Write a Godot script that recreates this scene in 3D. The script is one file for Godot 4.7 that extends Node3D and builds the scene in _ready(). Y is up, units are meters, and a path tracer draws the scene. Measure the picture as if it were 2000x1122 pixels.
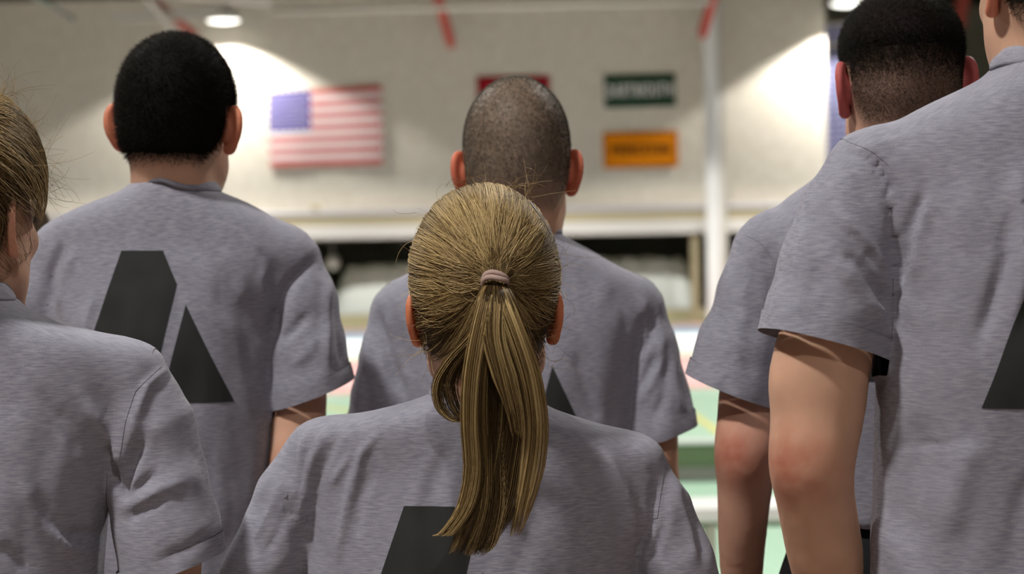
extends Node3D
# A sports hall: people in grey t-shirts standing in ranks, seen from behind; a flag and banners on the far wall.

func _ready() -> void:
	# ---- camera
	var cam := Camera3D.new()
	cam.name = "camera"
	cam.position = Vector3(0, 1.45, 0)
	cam.rotation = Vector3(-atan(91.0 / 4200.0), 0.0, -deg_to_rad(1.0))
	cam.fov = rad_to_deg(2.0 * atan(561.0 / 4200.0))
	cam.near = 0.1
	cam.far = 120.0
	var eye := CameraAttributesPhysical.new()
	eye.frustum_focal_length = 89.84
	eye.frustum_focus_distance = 2.42
	eye.exposure_aperture = 6.4
	eye.frustum_near = 0.1
	eye.frustum_far = 120.0
	cam.attributes = eye
	add_child(cam)
	cam.current = true
	# ---- surroundings and exposure
	var env := Environment.new()
	env.background_mode = Environment.BG_COLOR
	env.background_color = Color(0, 0, 0)
	env.tonemap_mode = Environment.TONE_MAPPER_LINEAR
	env.tonemap_exposure = 1.0
	env.sdfgi_enabled = true
	env.ssao_enabled = true
	env.ssil_enabled = true
	var world := WorldEnvironment.new()
	world.name = "surroundings"
	world.environment = env
	add_child(world)
	# ---- lamps under the ceiling: place, energy; every lamp hangs on a rod and lets its light out below its shade
	make_materials()
	for l: Array in [
		[Vector3(-4.79, 5.26, -36.4), 32.0, 64.0], [Vector3(5.74, 5.36, -36.4), 36.0, 61.0],
		[Vector3(-7.5, 5.7, -31.0), 50.0, 64.0], [Vector3(-2.5, 5.7, -31.0), 50.0, 64.0], [Vector3(2.5, 5.7, -31.0), 50.0, 64.0], [Vector3(7.5, 5.7, -31.0), 50.0, 64.0],
		[Vector3(-4.6, 5.7, -24.0), 60.0, 62.0], [Vector3(4.6, 5.7, -24.0), 60.0, 62.0],
		[Vector3(-3.8, 5.7, -15.0), 50.0, 62.0], [Vector3(4.2, 5.7, -15.0), 50.0, 62.0],
		[Vector3(-3.4, 5.7, -7.5), 38.0, 62.0], [Vector3(3.2, 5.7, -7.5), 42.0, 62.0],
		[Vector3(-2.0, 5.7, -0.9), 42.0, 64.0], [Vector3(0.9, 5.7, 2.4), 14.0, 64.0]]:
		lamp(l[0], l[1], l[2])
	room()
	var all := people_data()
	var jobs := []
	for s: Dictionary in all:
		var job := Thread.new()
		job.start(work_out.bind(s))
		jobs.append(job)
	for k in all.size():
		jobs[k].wait_to_finish()
		person(all[k])

func work_out(s: Dictionary) -> void:      # the surfaces of one person
	s.made_body = make_body(s)
	s.made_hair = long_hair(s, s.made_body) if s.hair.kind == "long" else short_hair(s, s.made_body)
	s.made_shirt = make_shirt(s)

# ---------------------------------------------------------------- helpers
var mats := {}

func mat(called: String, c: Color, rough: float, spec := 0.5) -> StandardMaterial3D:
	var m := StandardMaterial3D.new()
	m.resource_name = called
	m.albedo_color = c.linear_to_srgb()
	m.roughness = rough
	m.metallic_specular = spec
	mats[called] = m
	return m

func speckle(seed_no: int, freq: float, size: int, lo: Color, hi: Color, stretch := 1) -> ImageTexture:
	var n := FastNoiseLite.new()
	n.seed = seed_no
	n.frequency = freq
	n.fractal_octaves = 4
	var im := n.get_seamless_image(size / stretch, size)
	im.resize(size, size, Image.INTERPOLATE_CUBIC)
	var src := im.get_data()
	var out := PackedByteArray()
	out.resize(size * size * 3)
	for k in size * size:
		var t := src[k] / 255.0
		out[k * 3] = int(lerpf(lo.r, hi.r, t) * 255.0)
		out[k * 3 + 1] = int(lerpf(lo.g, hi.g, t) * 255.0)
		out[k * 3 + 2] = int(lerpf(lo.b, hi.b, t) * 255.0)
	return ImageTexture.create_from_image(Image.create_from_data(size, size, false, Image.FORMAT_RGB8, out))

func heather() -> ImageTexture:      # mixed light and dark fibres, spun across the cloth
	const S := 1024
	var layers := []
	for q: Array in [[1, 0.09, 8], [2, 0.30, 2], [3, 0.03, 2], [4, 0.5, 2]]:
		var n := FastNoiseLite.new()
		n.seed = q[0]
		n.frequency = q[1]
		n.fractal_octaves = 2
		var im := n.get_seamless_image(S / q[2], S, false, false, 0.15)
		im.resize(S, S, Image.INTERPOLATE_CUBIC)
		layers.append(im.get_data())
	var a: PackedByteArray = layers[0]
	var b: PackedByteArray = layers[1]
	var c: PackedByteArray = layers[2]
	var d: PackedByteArray = layers[3]
	var out := PackedByteArray()
	out.resize(S * S * 3)
	for k in S * S:
		var t := 0.34 * a[k] + 0.32 * b[k] + 0.14 * c[k] + 0.20 * d[k] - 127.0
		var v := 134.0 + t * 0.40
		out[k * 3] = int(clampf(v, 40.0, 230.0))
		out[k * 3 + 1] = int(clampf(v - 2.0, 40.0, 230.0))
		out[k * 3 + 2] = int(clampf(v + 9.0 - t * 0.05, 40.0, 230.0))
	return ImageTexture.create_from_image(Image.create_from_data(S, S, false, Image.FORMAT_RGB8, out))

func make_materials() -> void:
	var m := mat("heather_cotton", Color(1, 1, 1), 0.95, 0.25)
	m.albedo_texture = heather()
	m.uv1_triplanar = true
	m.uv1_scale = Vector3(4.0, 4.6, 4.0)
	m.uv1_triplanar_sharpness = 3.0
	m.rim_enabled = true
	m.rim = 0.25
	m.rim_tint = 0.6
	m = mat("printed_ink", Color(0.021, 0.022, 0.021), 0.75, 0.35)
	m = mat("skin", Color(1, 1, 1), 0.58, 0.36)
	m.vertex_color_use_as_albedo = true
	m.subsurf_scatter_enabled = true
	m.subsurf_scatter_strength = 0.22
	m = mat("hair", Color(1, 1, 1), 0.5, 0.32)
	m.vertex_color_use_as_albedo = true
	m = mat("dark_hair", Color(1, 1, 1), 0.75, 0.22)
	m.vertex_color_use_as_albedo = true
	mat("black_shorts", Color(0.008, 0.008, 0.009), 0.8, 0.3)
	mat("shoe", Color(0.45, 0.45, 0.46), 0.6)
	mat("elastic", Color(0.34, 0.235, 0.20), 0.8, 0.3)
	m = mat("steel", Color(0.9, 0.9, 0.9), 0.4)
	m.metallic = 1.0
	mat("iris", Color(0.05, 0.035, 0.02), 0.2)
	mat("eye_white", Color(0.75, 0.72, 0.68), 0.2)
	m = mat("wall_paint", Color(1, 1, 1), 0.85, 0.3)
	m.albedo_texture = speckle(21, 0.02, 512, Color(0.80, 0.77, 0.71), Color(0.85, 0.825, 0.77))
	m.uv1_triplanar = true
	m.uv1_world_triplanar = true
	m.uv1_scale = Vector3.ONE * 0.4
	m = mat("ceiling_paint", Color(0.10, 0.09, 0.07), 0.9)
	m = mat("floor_paint", Color(1, 1, 1), 0.42, 0.45)
	m.albedo_texture = speckle(22, 0.03, 512, Color(0.66, 0.80, 0.70), Color(0.71, 0.84, 0.74))
	m.uv1_triplanar = true
	m.uv1_world_triplanar = true
	m.uv1_scale = Vector3.ONE * 0.7
	mat("pink_lane", Color(0.62, 0.26, 0.24), 0.5)
	mat("track_red", Color(0.30, 0.235, 0.205), 0.7)
	mat("blue_lane", Color(0.16, 0.24, 0.33), 0.5)
	mat("pale_lane", Color(0.66, 0.68, 0.64), 0.45)
	mat("rust_lane", Color(0.42, 0.25, 0.20), 0.5)
	mat("yellow_line", Color(0.72, 0.66, 0.16), 0.5)
	mat("red_steel", Color(0.42, 0.05, 0.035), 0.5)
	mat("pale_steel", Color(0.55, 0.52, 0.46), 0.5)
	mat("grey_steel", Color(0.30, 0.31, 0.33), 0.45)
	mat("white_enamel", Color(0.80, 0.80, 0.78), 0.35)
	mat("tan_board", Color(0.42, 0.36, 0.22), 0.7)
	mat("grey_rail", Color(0.42, 0.41, 0.42), 0.5)
	mat("beam_paint", Color(0.62, 0.60, 0.56), 0.6)
	mat("mat_cover", Color(0.62, 0.66, 0.62), 0.5)
	mat("green_board", Color(0.115, 0.165, 0.08), 0.55)
	mat("grey_board", Color(0.22, 0.215, 0.19), 0.6)
	mat("green_felt", Color(0.006, 0.045, 0.018), 0.9, 0.2)
	mat("orange_felt", Color(0.75, 0.24, 0.006), 0.9, 0.2)
	mat("red_felt", Color(0.28, 0.012, 0.02), 0.9, 0.2)
	mat("white_felt", Color(0.7, 0.68, 0.66), 0.9, 0.2)
	mat("black_felt", Color(0.012, 0.01, 0.01), 0.9, 0.2)
	mat("lavender_panel", Color(0.24, 0.24, 0.40), 0.5)
	mat("net_cord", Color(0.05, 0.05, 0.09), 0.8)
	m = mat("lamp_glow", Color(0.9, 0.9, 0.9), 0.4)
	m.emission_enabled = true
	m.emission = Color(1.0, 0.99, 0.95)
	m.emission_energy_multiplier = 4.0

func part(called: String, mesh: Mesh, m: String, parent: Node3D, at := Vector3.ZERO) -> MeshInstance3D:
	var o := MeshInstance3D.new()
	o.name = called
	o.mesh = mesh
	o.material_override = null
	for k in mesh.get_surface_count():
		o.set_surface_override_material(k, mats[m])
	o.position = at
	o.cast_shadow = GeometryInstance3D.SHADOW_CASTING_SETTING_ON
	parent.add_child(o, true)
	return o

func tag(o: Node3D, label: String, category: String, group := "") -> void:
	o.set_meta("label", label)
	o.set_meta("category", category)
	if group:
		o.set_meta("group", group)

var taken := {}
func numbered(called: String) -> String:
	taken[called] = int(taken.get(called, -1)) + 1
	return called if taken[called] == 0 else "%s_%03d" % [called, taken[called]]

func base(called: String, at := Vector3.ZERO) -> Node3D:
	var o := Node3D.new()
	o.name = numbered(called)
	o.position = at
	add_child(o, true)
	return o

# a box with chamfered edges
func block(size: Vector3, bevel := 0.006) -> ArrayMesh:
	var st := SurfaceTool.new()
	st.begin(Mesh.PRIMITIVE_TRIANGLES)
	st.set_smooth_group(-1)
	var h := size * 0.5
	var b := minf(bevel, minf(h.x, minf(h.y, h.z)) * 0.5)
	var face := func(a: Vector3, bb: Vector3, c: Vector3, d: Vector3) -> void:
		var n := (c - a).cross(bb - a)
		var mid := (a + bb + c + d) * 0.25
		var order := [a, bb, c, a, c, d] if n.dot(mid) > 0.0 else [a, c, bb, a, d, c]
		for q: Vector3 in order:
			st.add_vertex(q)
	for ax in 3:
		var u := (ax + 1) % 3
		var w := (ax + 2) % 3
		for s in [-1.0, 1.0]:
			var c := []
			for q: Array in [[-1, -1], [1, -1], [1, 1], [-1, 1]]:
				var p := Vector3.ZERO
				p[ax] = s * h[ax]
				p[u] = q[0] * (h[u] - b)
				p[w] = q[1] * (h[w] - b)
				c.append(p)
			face.call(c[0], c[1], c[2], c[3])
		for s in [-1.0, 1.0]:
			for s2 in [-1.0, 1.0]:
				var c := []
				for q: Array in [[0, -1], [0, 1], [1, 1], [1, -1]]:
					var p := Vector3.ZERO
					p[ax] = q[1] * (h[ax] - b)
					p[u] = s * (h[u] - (b if q[0] else 0.0))
					p[w] = s2 * (h[w] - (0.0 if q[0] else b))
					c.append(p)
				face.call(c[0], c[1], c[2], c[3])
	for s: Array in [[-1, -1, -1], [1, -1, -1], [-1, 1, -1], [1, 1, -1], [-1, -1, 1], [1, -1, 1], [-1, 1, 1], [1, 1, 1]]:
		var sg := Vector3(s[0], s[1], s[2])
		var a := sg * (h - Vector3(0, b, b))
		var bb := sg * (h - Vector3(b, 0, b))
		var c := sg * (h - Vector3(b, b, 0))
		var tri := [a, bb, c] if (c - a).cross(bb - a).dot(sg) > 0.0 else [a, c, bb]
		for q: Vector3 in tri:
			st.add_vertex(q)
	st.generate_normals()
	return st.commit()

func box(called: String, size: Vector3, at: Vector3, m: String, parent: Node3D, bevel := 0.006) -> MeshInstance3D:
	return part(called, block(size, bevel), m, parent, at)

func structure(called: String, size: Vector3, at: Vector3, m: String) -> MeshInstance3D:
	var o := box(called, size, at, m, self, 0.01)
	o.set_meta("kind", "structure")
	return o

func lathe(profile: Array, n: int) -> ArrayMesh:      # [radius, height] pairs turned about y
	var st := SurfaceTool.new()
	st.begin(Mesh.PRIMITIVE_TRIANGLES)
	st.set_smooth_group(0)
	for k in n:
		var a := k * TAU / n
		var b := (k + 1) * TAU / n
		for j in profile.size() - 1:
			var r0: float = profile[j][0]
			var r1: float = profile[j + 1][0]
			var y0: float = profile[j][1]
			var y1: float = profile[j + 1][1]
			var p := Vector3(cos(a) * r0, y0, sin(a) * r0)
			var q := Vector3(cos(b) * r0, y0, sin(b) * r0)
			var r := Vector3(cos(b) * r1, y1, sin(b) * r1)
			var s := Vector3(cos(a) * r1, y1, sin(a) * r1)
			for v: Vector3 in [p, q, r, p, r, s]:
				st.add_vertex(v)
	st.index()
	st.generate_normals()
	return st.commit()

const LAMP_LABELS := ["glowing lamp hanging beside the striped flag", "glowing lamp hanging beside the lavender netted window", "hanging hall lamp over the floor between the ranks and the flag", "hanging hall lamp over the floor between the ranks and the banners"]
var lamps_made := 0
func lamp(at: Vector3, energy: float, cone: float) -> void:
	var t := base("ceiling_lamp", at)
	part("shade", lathe([[0.05, 0.24], [0.09, 0.23], [0.16, 0.18], [0.27, 0.06], [0.30, -0.02], [0.288, -0.02], [0.26, 0.055], [0.15, 0.17], [0.0, 0.19]], 32), "white_enamel", t)
	part("diffuser", lathe([[0.0, -0.055], [0.14, -0.05], [0.24, -0.03], [0.285, -0.005], [0.0, -0.004]], 32), "lamp_glow", t)
	part("rod", lathe([[0.0, 0.23], [0.018, 0.23], [0.018, 6.9 - at.y], [0.0, 6.9 - at.y]], 12), "grey_steel", t)
	var l := SpotLight3D.new()
	l.name = "light"
	l.light_color = Color(1.0, 0.99, 0.97)
	l.light_energy = energy
	l.spot_angle = cone
	l.spot_angle_attenuation = 0.14
	l.spot_range = 60.0
	l.spot_attenuation = 2.0
	l.light_size = 0.22
	l.shadow_enabled = true
	l.rotation.x = -PI / 2
	l.position.y = -0.075
	t.add_child(l)
	tag(t, LAMP_LABELS[0] if lamps_made == 0 else LAMP_LABELS[1] if lamps_made == 1 else "round hall lamp hanging high over the floor", "lamp", "lamps under the ceiling")
	lamps_made += 1

# ---------------------------------------------------------------- the hall
func room() -> void:
	structure("floor", Vector3(34, 0.2, 64), Vector3(0, -0.1, -21), "floor_paint")
	structure("ceiling", Vector3(34, 0.2, 64), Vector3(0, 7.0, -21), "ceiling_paint")
	structure("wall_far", Vector3(20.45, 5.1, 0.3), Vector3(-4.775, 4.35, -37.15), "wall_paint")
	structure("wall_left", Vector3(0.3, 7.0, 64), Vector3(-15.0, 3.4, -21), "wall_paint")
	structure("wall_right", Vector3(0.3, 7.0, 64), Vector3(15.0, 3.4, -21), "wall_paint")
	structure("wall_near", Vector3(34, 7.0, 0.3), Vector3(0, 3.4, 9.0), "wall_paint")
	structure("wall_recess", Vector3(20.45, 2.0, 0.2), Vector3(-4.775, 0.95, -52.0), "wall_paint")
	structure("ceiling_recess", Vector3(20.45, 0.15, 14.9), Vector3(-4.775, 1.87, -44.65), "wall_paint")
	structure("wall_beyond", Vector3(10.0, 7.0, 0.3), Vector3(10.2, 3.4, -52.0), "wall_paint")
	structure("trim_1", Vector3(0.3, 7.0, 15.0), Vector3(5.3, 3.4, -44.65), "wall_paint")
	# painted floor bands, far to near
	var ground: Node3D = get_node("floor")
	for q: Array in [["rust_lane", 34.9, 36.6], ["blue_lane", 32.2, 34.9], ["pale_lane", 27.6, 32.2], ["pink_lane", 20.6, 26.4], ["track_red", -8.6, 8.0]]:
		var o := box("painted_band", Vector3(29.6, 0.004, q[2] - q[1]), Vector3(0, 0.102, 21.0 - (q[1] + q[2]) * 0.5), q[0], ground, 0.001)
		o.rotation.y = 0.0
	var y := box("painted_line", Vector3(0.07, 0.004, 6.2), Vector3(1.46, 0.102, 21.0 - 17.6), "yellow_line", ground, 0.001)
	y.rotation.y = 0.03
	y = box("painted_line", Vector3(0.09, 0.004, 3.0), Vector3(-1.62, 0.102, 21.0 - 18.9), "yellow_line", ground, 0.001)
	y.rotation.y = 0.5
	# gallery ledge across the far wall
	var g := base("gallery_ledge", Vector3(-4.775, 1.5, -36.85))
	box("lower_beam", Vector3(20.4, 0.22, 0.5), Vector3(0, 0.13, 0.05), "beam_paint", g, 0.02)
	box("tan_panel", Vector3(20.4, 0.17, 0.4), Vector3(0, 0.325, 0.05), "tan_board", g, 0.01)
	box("rail", Vector3(20.4, 0.10, 0.46), Vector3(0, 0.46, 0.05), "grey_rail", g, 0.02)
	box("rail_fitting", Vector3(0.16, 0.1, 0.1), Vector3(1.45, 0.56, 0.1), "tan_board", g, 0.02)
	tag(g, "long pale and tan ledge across the wall under the flag and banners", "ledge")
	# posts
	var p := base("white_post", Vector3(3.41, 0, -36.35))
	box("shaft", Vector3(0.22, 6.85, 0.14), Vector3(0, 3.425, 0), "white_enamel", p, 0.01)
	box("edge_strip", Vector3(0.12, 6.85, 0.10), Vector3(0.18, 3.425, -0.06), "pale_steel", p, 0.01)
	box("foot_plate", Vector3(0.34, 0.02, 0.26), Vector3(0.04, 0.01, 0), "pale_steel", p, 0.004)
	tag(p, "tall white post in front of the far wall, past the orange banner", "post")
	p = base("short_post", Vector3(3.13, 0, -36.75))
	box("shaft", Vector3(0.13, 1.5, 0.13), Vector3(0, 0.75, 0), "tan_board", p, 0.01)
	box("foot_plate", Vector3(0.22, 0.02, 0.22), Vector3(0, 0.01, 0), "tan_board", p, 0.004)
	tag(p, "short tan post holding up the ledge beside the tall white post", "post")
	# kerb, covered mats and a disc in the dark space under the ledge
	var k := base("kerb", Vector3(-4.775, 0, -37.2))
	box("body", Vector3(20.4, 0.21, 0.3), Vector3(0, 0.105, 0), "tan_board", k, 0.02)
	box("top_edge", Vector3(20.4, 0.02, 0.34), Vector3(0, 0.22, 0), "pale_steel", k, 0.005)
	tag(k, "low tan kerb at the foot of the far wall", "kerb")
	heap("covered_mats", Vector3(2.1, 0, -38.2), 2.3, 1.06, 3, "pale cover over a heap of mats beside the short tan post")
	heap("covered_mats", Vector3(-1.6, 0, -38.3), 3.2, 1.02, 9, "long pale cover over heaped mats under the ledge, near the globe")
	var d := base("hanging_globe", Vector3(-3.14, 1.10, -37.75))
	var globe := SphereMesh.new()
	globe.radius = 0.115
	globe.height = 0.23
	part("globe", globe, "white_enamel", d)
	part("rod", lathe([[0.0, 0.1], [0.012, 0.1], [0.012, 0.70], [0.0, 0.70]], 12), "grey_steel", d)
	tag(d, "small white globe hanging in the dark space under the ledge", "globe")
	flag()
	banner(Vector3(2.252, 3.985, -36.97), 1.22, 0.56, "green_felt", "DARTMOUTH", "white_felt", 0.235, false, "dark green banner with white capital letters on the far wall", 0.012)
	banner(Vector3(2.248, 2.97, -36.97), 1.28, 0.62, "orange_felt", "PRINCETON", "black_felt", 0.17, true, "orange banner with black letters and a thin black border", 0.008)
	banner(Vector3(0.085, 3.97, -36.97), 1.25, 0.60, "red_felt", "", "white_felt", 0.2, false, "dark red banner half hidden behind the shaven head", 0.0)
	# roof steel near the far wall
	beam("red_brace", Vector3(-5.95, 5.65, -34.6), Vector3(-5.16, 4.92, -35.8), 0.10, "red_steel", "red roof brace slanting down beside the glowing lamp and flag")
	beam("pale_brace", Vector3(-5.95, 5.72, -34.0), Vector3(-5.33, 4.86, -35.2), 0.09, "pale_steel", "pale slanting brace next to the red roof brace")
	beam("red_brace", Vector3(-1.16, 5.6, -34.9), Vector3(-0.96, 4.80, -36.7), 0.13, "red_steel", "red roof brace over the dark red banner")
	beam("red_brace", Vector3(3.40, 5.6, -34.6), Vector3(3.26, 4.84, -36.15), 0.13, "red_steel", "red roof brace at the top of the tall white post")
	beam("red_brace", Vector3(8.62, 6.2, -40.5), Vector3(8.56, 5.35, -41.0), 0.22, "red_steel", "red steel piece in the dark space beyond the netted window")
	beam("pale_pipe", Vector3(-3.6, 5.02, -33.0), Vector3(3.1, 5.06, -33.0), 0.10, "pale_steel", "long pale pipe running level above the banners")
	beam("lamp_rail", Vector3(-6.4, 5.19, -35.0), Vector3(-4.6, 5.21, -35.0), 0.13, "beam_paint", "pale rail behind the glowing lamp and the red brace")
	beam("grey_pole", Vector3(-4.60, 3.92, -20.0), Vector3(-4.13, 3.63, -20.4), 0.05, "grey_steel", "grey pole slanting down from the roof over the empty wall")
	beam("light_duct", Vector3(-4.9, 4.19, -22.0), Vector3(-3.2, 4.72, -29.0), 0.10, "white_enamel", "white duct slanting away under the ceiling above the black-haired head")
	beam("roof_tie", Vector3(-9.5, 5.36, -33.5), Vector3(11.5, 5.50, -33.5), 0.16, "ceiling_paint", "dark tie beam running the width of the roof")
	# netted window beyond the end of the wall
	var n := base("window_1", Vector3(6.3, 3.6, -37.6))
	n.set_meta("kind", "structure")
	box("pane", Vector3(1.6, 2.6, 0.02), Vector3(0, -0.15, -0.06), "lavender_panel", n, 0.004)
	box("upper_panel", Vector3(1.6, 0.34, 0.03), Vector3(0, 1.34, -0.04), "lavender_panel", n, 0.004)
	var cord := SurfaceTool.new()
	for q in 24:
		cord.append_from(block(Vector3(1.6, 0.026, 0.02), 0.002), 0, Transform3D(Basis(), Vector3(0, -1.44 + q * 0.11, 0)))
	for q in 15:
		cord.append_from(block(Vector3(0.022, 2.6, 0.018), 0.002), 0, Transform3D(Basis(), Vector3(-0.77 + q * 0.11, -0.15, 0.004)))
	var net_part := part("netting", cord.commit(), "net_cord", n)
	net_part.set_meta("kind", "stuff")
	box("frame", Vector3(1.66, 0.05, 0.06), Vector3(0, 1.16, 0), "pale_steel", n, 0.005)
	box("frame", Vector3(1.66, 0.05, 0.06), Vector3(0, 1.53, 0), "pale_steel", n, 0.005)
	# low barrier and bench on the near floor
	var b := base("low_barrier", Vector3(1.35, 0, -12.8))
	box("cap", Vector3(3.2, 0.028, 0.12), Vector3(0, 0.232, 0), "white_enamel", b, 0.006)
	box("green_face", Vector3(3.16, 0.138, 0.07), Vector3(0, 0.149, 0), "green_board", b, 0.006)
	box("kick_board", Vector3(3.16, 0.08, 0.08), Vector3(0, 0.04, 0), "grey_board", b, 0.006)
	tag(b, "low green barrier with a white cap standing on the pale green floor", "barrier")
	b = base("white_bench", Vector3(1.05, 0, -8.45))
	box("seat", Vector3(1.5, 0.066, 0.30), Vector3(0, 0.375, 0), "white_enamel", b, 0.012)
	box("under_rail", Vector3(1.46, 0.022, 0.22), Vector3(0, 0.331, 0), "green_board", b, 0.004)
	for x in [-0.29, 0.55]:
		for z in [-0.1, 0.1]:
			box("leg", Vector3(0.035, 0.33, 0.035), Vector3(x, 0.165, z), "pale_steel", b, 0.004)
	tag(b, "white bench with thin pale legs on the pale green floor", "bench")

func heap(called: String, at: Vector3, wide: float, high: float, seed_no: int, label: String) -> void:
	var noise := FastNoiseLite.new()
	noise.seed = seed_no
	noise.frequency = 0.9
	var top := SurfaceTool.new()
	top.begin(Mesh.PRIMITIVE_TRIANGLES)
	top.set_smooth_group(0)
	const N := 28
	var pts := []
	for j in N + 1:
		var row := []
		for k in N + 1:
			var u := float(k) / N * 2.0 - 1.0
			var w := float(j) / N * 2.0 - 1.0
			var e := pow(pow(absf(u), 5.0) + pow(absf(w), 4.0), 0.25)
			var y := high * clampf(1.06 - pow(clampf(e, 0.0, 1.0), 9.0) * 1.06, 0.0, 1.0) * (1.0 + 0.14 * noise.get_noise_2d(u * wide, w)) + 0.004
			row.append(Vector3(u * wide * 0.5, y, w * 0.7))
		pts.append(row)
	for j in N:
		for k in N:
			for v: Vector3 in [pts[j][k], pts[j][k + 1], pts[j + 1][k + 1], pts[j][k], pts[j + 1][k + 1], pts[j + 1][k]]:
				top.add_vertex(v)
	top.index()
	top.generate_normals()
	var t := base(called, at)
	part("cover", top.commit(), "mat_cover", t)
	box("lashing", Vector3(wide * 0.98, 0.02, 1.42), Vector3(0, 0.012, 0), "pale_steel", t, 0.004)
	tag(t, label, "mats", "covered mats under the ledge")

func beam(called: String, a: Vector3, b: Vector3, thick: float, m: String, label: String) -> void:
	var t := base(called, a)
	var l := (b - a).length()
	t.basis = Basis.looking_at(b - a, Vector3.UP if absf((b - a).normalized().y) < 0.95 else Vector3.RIGHT)
	if called.contains("pipe") or called.contains("pole"):
		var o := part("tube", lathe([[0.0, 0.0], [thick * 0.5, 0.0], [thick * 0.5, l], [0.0, l]], 16), m, t)
		o.rotation.x = -PI / 2
		o = part("end_cap", lathe([[0.0, l], [thick * 0.56, l], [thick * 0.56, l + 0.03], [0.0, l + 0.03]], 16), m, t)
		o.rotation.x = -PI / 2
	else:
		for s in [-1.0, 1.0]:
			box("flange", Vector3(thick, thick * 0.16, l), Vector3(0, s * thick * 0.42, -l * 0.5), m, t, 0.003)
		box("web", Vector3(thick * 0.3, thick * 0.7, l), Vector3(0, 0, -l * 0.5), m, t, 0.003)
	tag(t, label, called.get_slice("_", 1))

func banner(at: Vector3, w: float, h: float, cloth: String, words: String, ink: String, size: float, edge: bool, label: String, turn: float) -> void:
	var t := base("wall_banner", at)
	t.rotation.z = turn
	box("cloth", Vector3(w, h, 0.012), Vector3.ZERO, cloth, t, 0.003)
	if words:
		var tm := TextMesh.new()
		var f := SystemFont.new()
		f.font_names = PackedStringArray(["Droid Sans"])
		f.font_weight = 700
		tm.font = f
		tm.text = words
		tm.font_size = 64
		tm.depth = 0.006
		tm.pixel_size = size / 46.0
		var o := part("lettering", tm, ink, t, Vector3(0, 0, 0.009))
		var wide := tm.get_aabb().size.x
		o.scale = Vector3(minf(1.3, (w * (0.94 if not edge else 0.78)) / maxf(wide, 0.01)), 1, 1)
	if edge:
		for s in [-1.0, 1.0]:
			box("border_strip", Vector3(w * 0.95, 0.012, 0.006), Vector3(0, s * h * 0.45, 0.008), ink, t, 0.001)
			box("border_strip", Vector3(0.012, h * 0.9, 0.006), Vector3(s * w * 0.475, 0, 0.008), ink, t, 0.001)
	tag(t, label, "banner")

func flag() -> void:
	var t := base("national_flag", Vector3(-3.15, 3.44, -36.96))
	var st := {}
	for c: String in ["red", "white", "blue"]:
		st[c] = null
	# the printed or sewn cloth: stripes, canton and stars are strips and shapes of cloth
	mat("flag_red", Color(0.52, 0.10, 0.09), 0.9, 0.2)
	mat("flag_white", Color(0.74, 0.69, 0.68), 0.9, 0.2)
	mat("flag_blue", Color(0.05, 0.036, 0.26), 0.9, 0.2)
	var w := 1.94
	var h := 1.30
	for k in 13:
		var short := k < 7
		var x0 := -w * 0.5 + (w * 0.37 if short else 0.0)
		var y0 := h * 0.5 - h * k / 13.0
		var o := part("stripe", cloth_strip(x0, w * 0.5, y0, y0 - h / 13.0, w, h), "flag_red" if k % 2 == 0 else "flag_white", t)
		o.position.z = 0.0
	part("canton", cloth_strip(-w * 0.5, -w * 0.5 + w * 0.37, h * 0.5, h * 0.5 - h * 7.0 / 13.0, w, h), "flag_blue", t)
	var star := star_mesh(0.036)
	for r in 9:
		for c in (6 if r % 2 == 0 else 5):
			var x := -w * 0.5 + w * 0.37 * ((c * 2 + 1 + r % 2) / 12.0)
			var y := h * 0.5 - h * 7.0 / 13.0 * ((r + 1) / 10.0)
			part("star", star, "flag_white", t, sag(Vector3(x, y, 0.012), w, h))
	tag(t, "striped red and white flag with a starred blue canton on the far wall", "flag")

func sag(p: Vector3, w: float, h: float) -> Vector3:      # the far upper corner is pinned higher; the cloth ripples a little
	var u := p.x / w + 0.5
	var v := p.y / h + 0.5
	return p + Vector3(0, 0.075 * u * v + 0.012 * u - 0.03 * v, 0.012 * sin(u * 9.0) * (1.0 - v * 0.5))

func cloth_strip(x0: float, x1: float, y0: float, y1: float, w: float, h: float) -> ArrayMesh:
	var st := SurfaceTool.new()
	st.begin(Mesh.PRIMITIVE_TRIANGLES)
	st.set_smooth_group(0)
	const N := 16
	for k in N:
		var a := lerpf(x0, x1, float(k) / N)
		var b := lerpf(x0, x1, float(k + 1) / N)
		for z: float in [0.008, 0.0]:
			var q := [sag(Vector3(a, y0, z), w, h), sag(Vector3(b, y0, z), w, h), sag(Vector3(b, y1, z), w, h), sag(Vector3(a, y1, z), w, h)]
			for n: int in ([0, 1, 2, 0, 2, 3] if z > 0.0 else [0, 2, 1, 0, 3, 2]):
				st.add_vertex(q[n])
	st.index()
	st.generate_normals()
	return st.commit()

func star_mesh(r: float) -> ArrayMesh:
	var st := SurfaceTool.new()
	st.begin(Mesh.PRIMITIVE_TRIANGLES)
	st.set_smooth_group(-1)
	for k in 10:
		var a := PI / 2 + k * TAU / 10.0
		var b := PI / 2 + (k + 1) * TAU / 10.0
		var ra := r if k % 2 == 0 else r * 0.42
		var rb := r * 0.42 if k % 2 == 0 else r
		st.add_vertex(Vector3(0, 0, 0.002))
		st.add_vertex(Vector3(cos(b) * rb, sin(b) * rb, 0))
		st.add_vertex(Vector3(cos(a) * ra, sin(a) * ra, 0))
	st.generate_normals()
	return st.commit()

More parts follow.
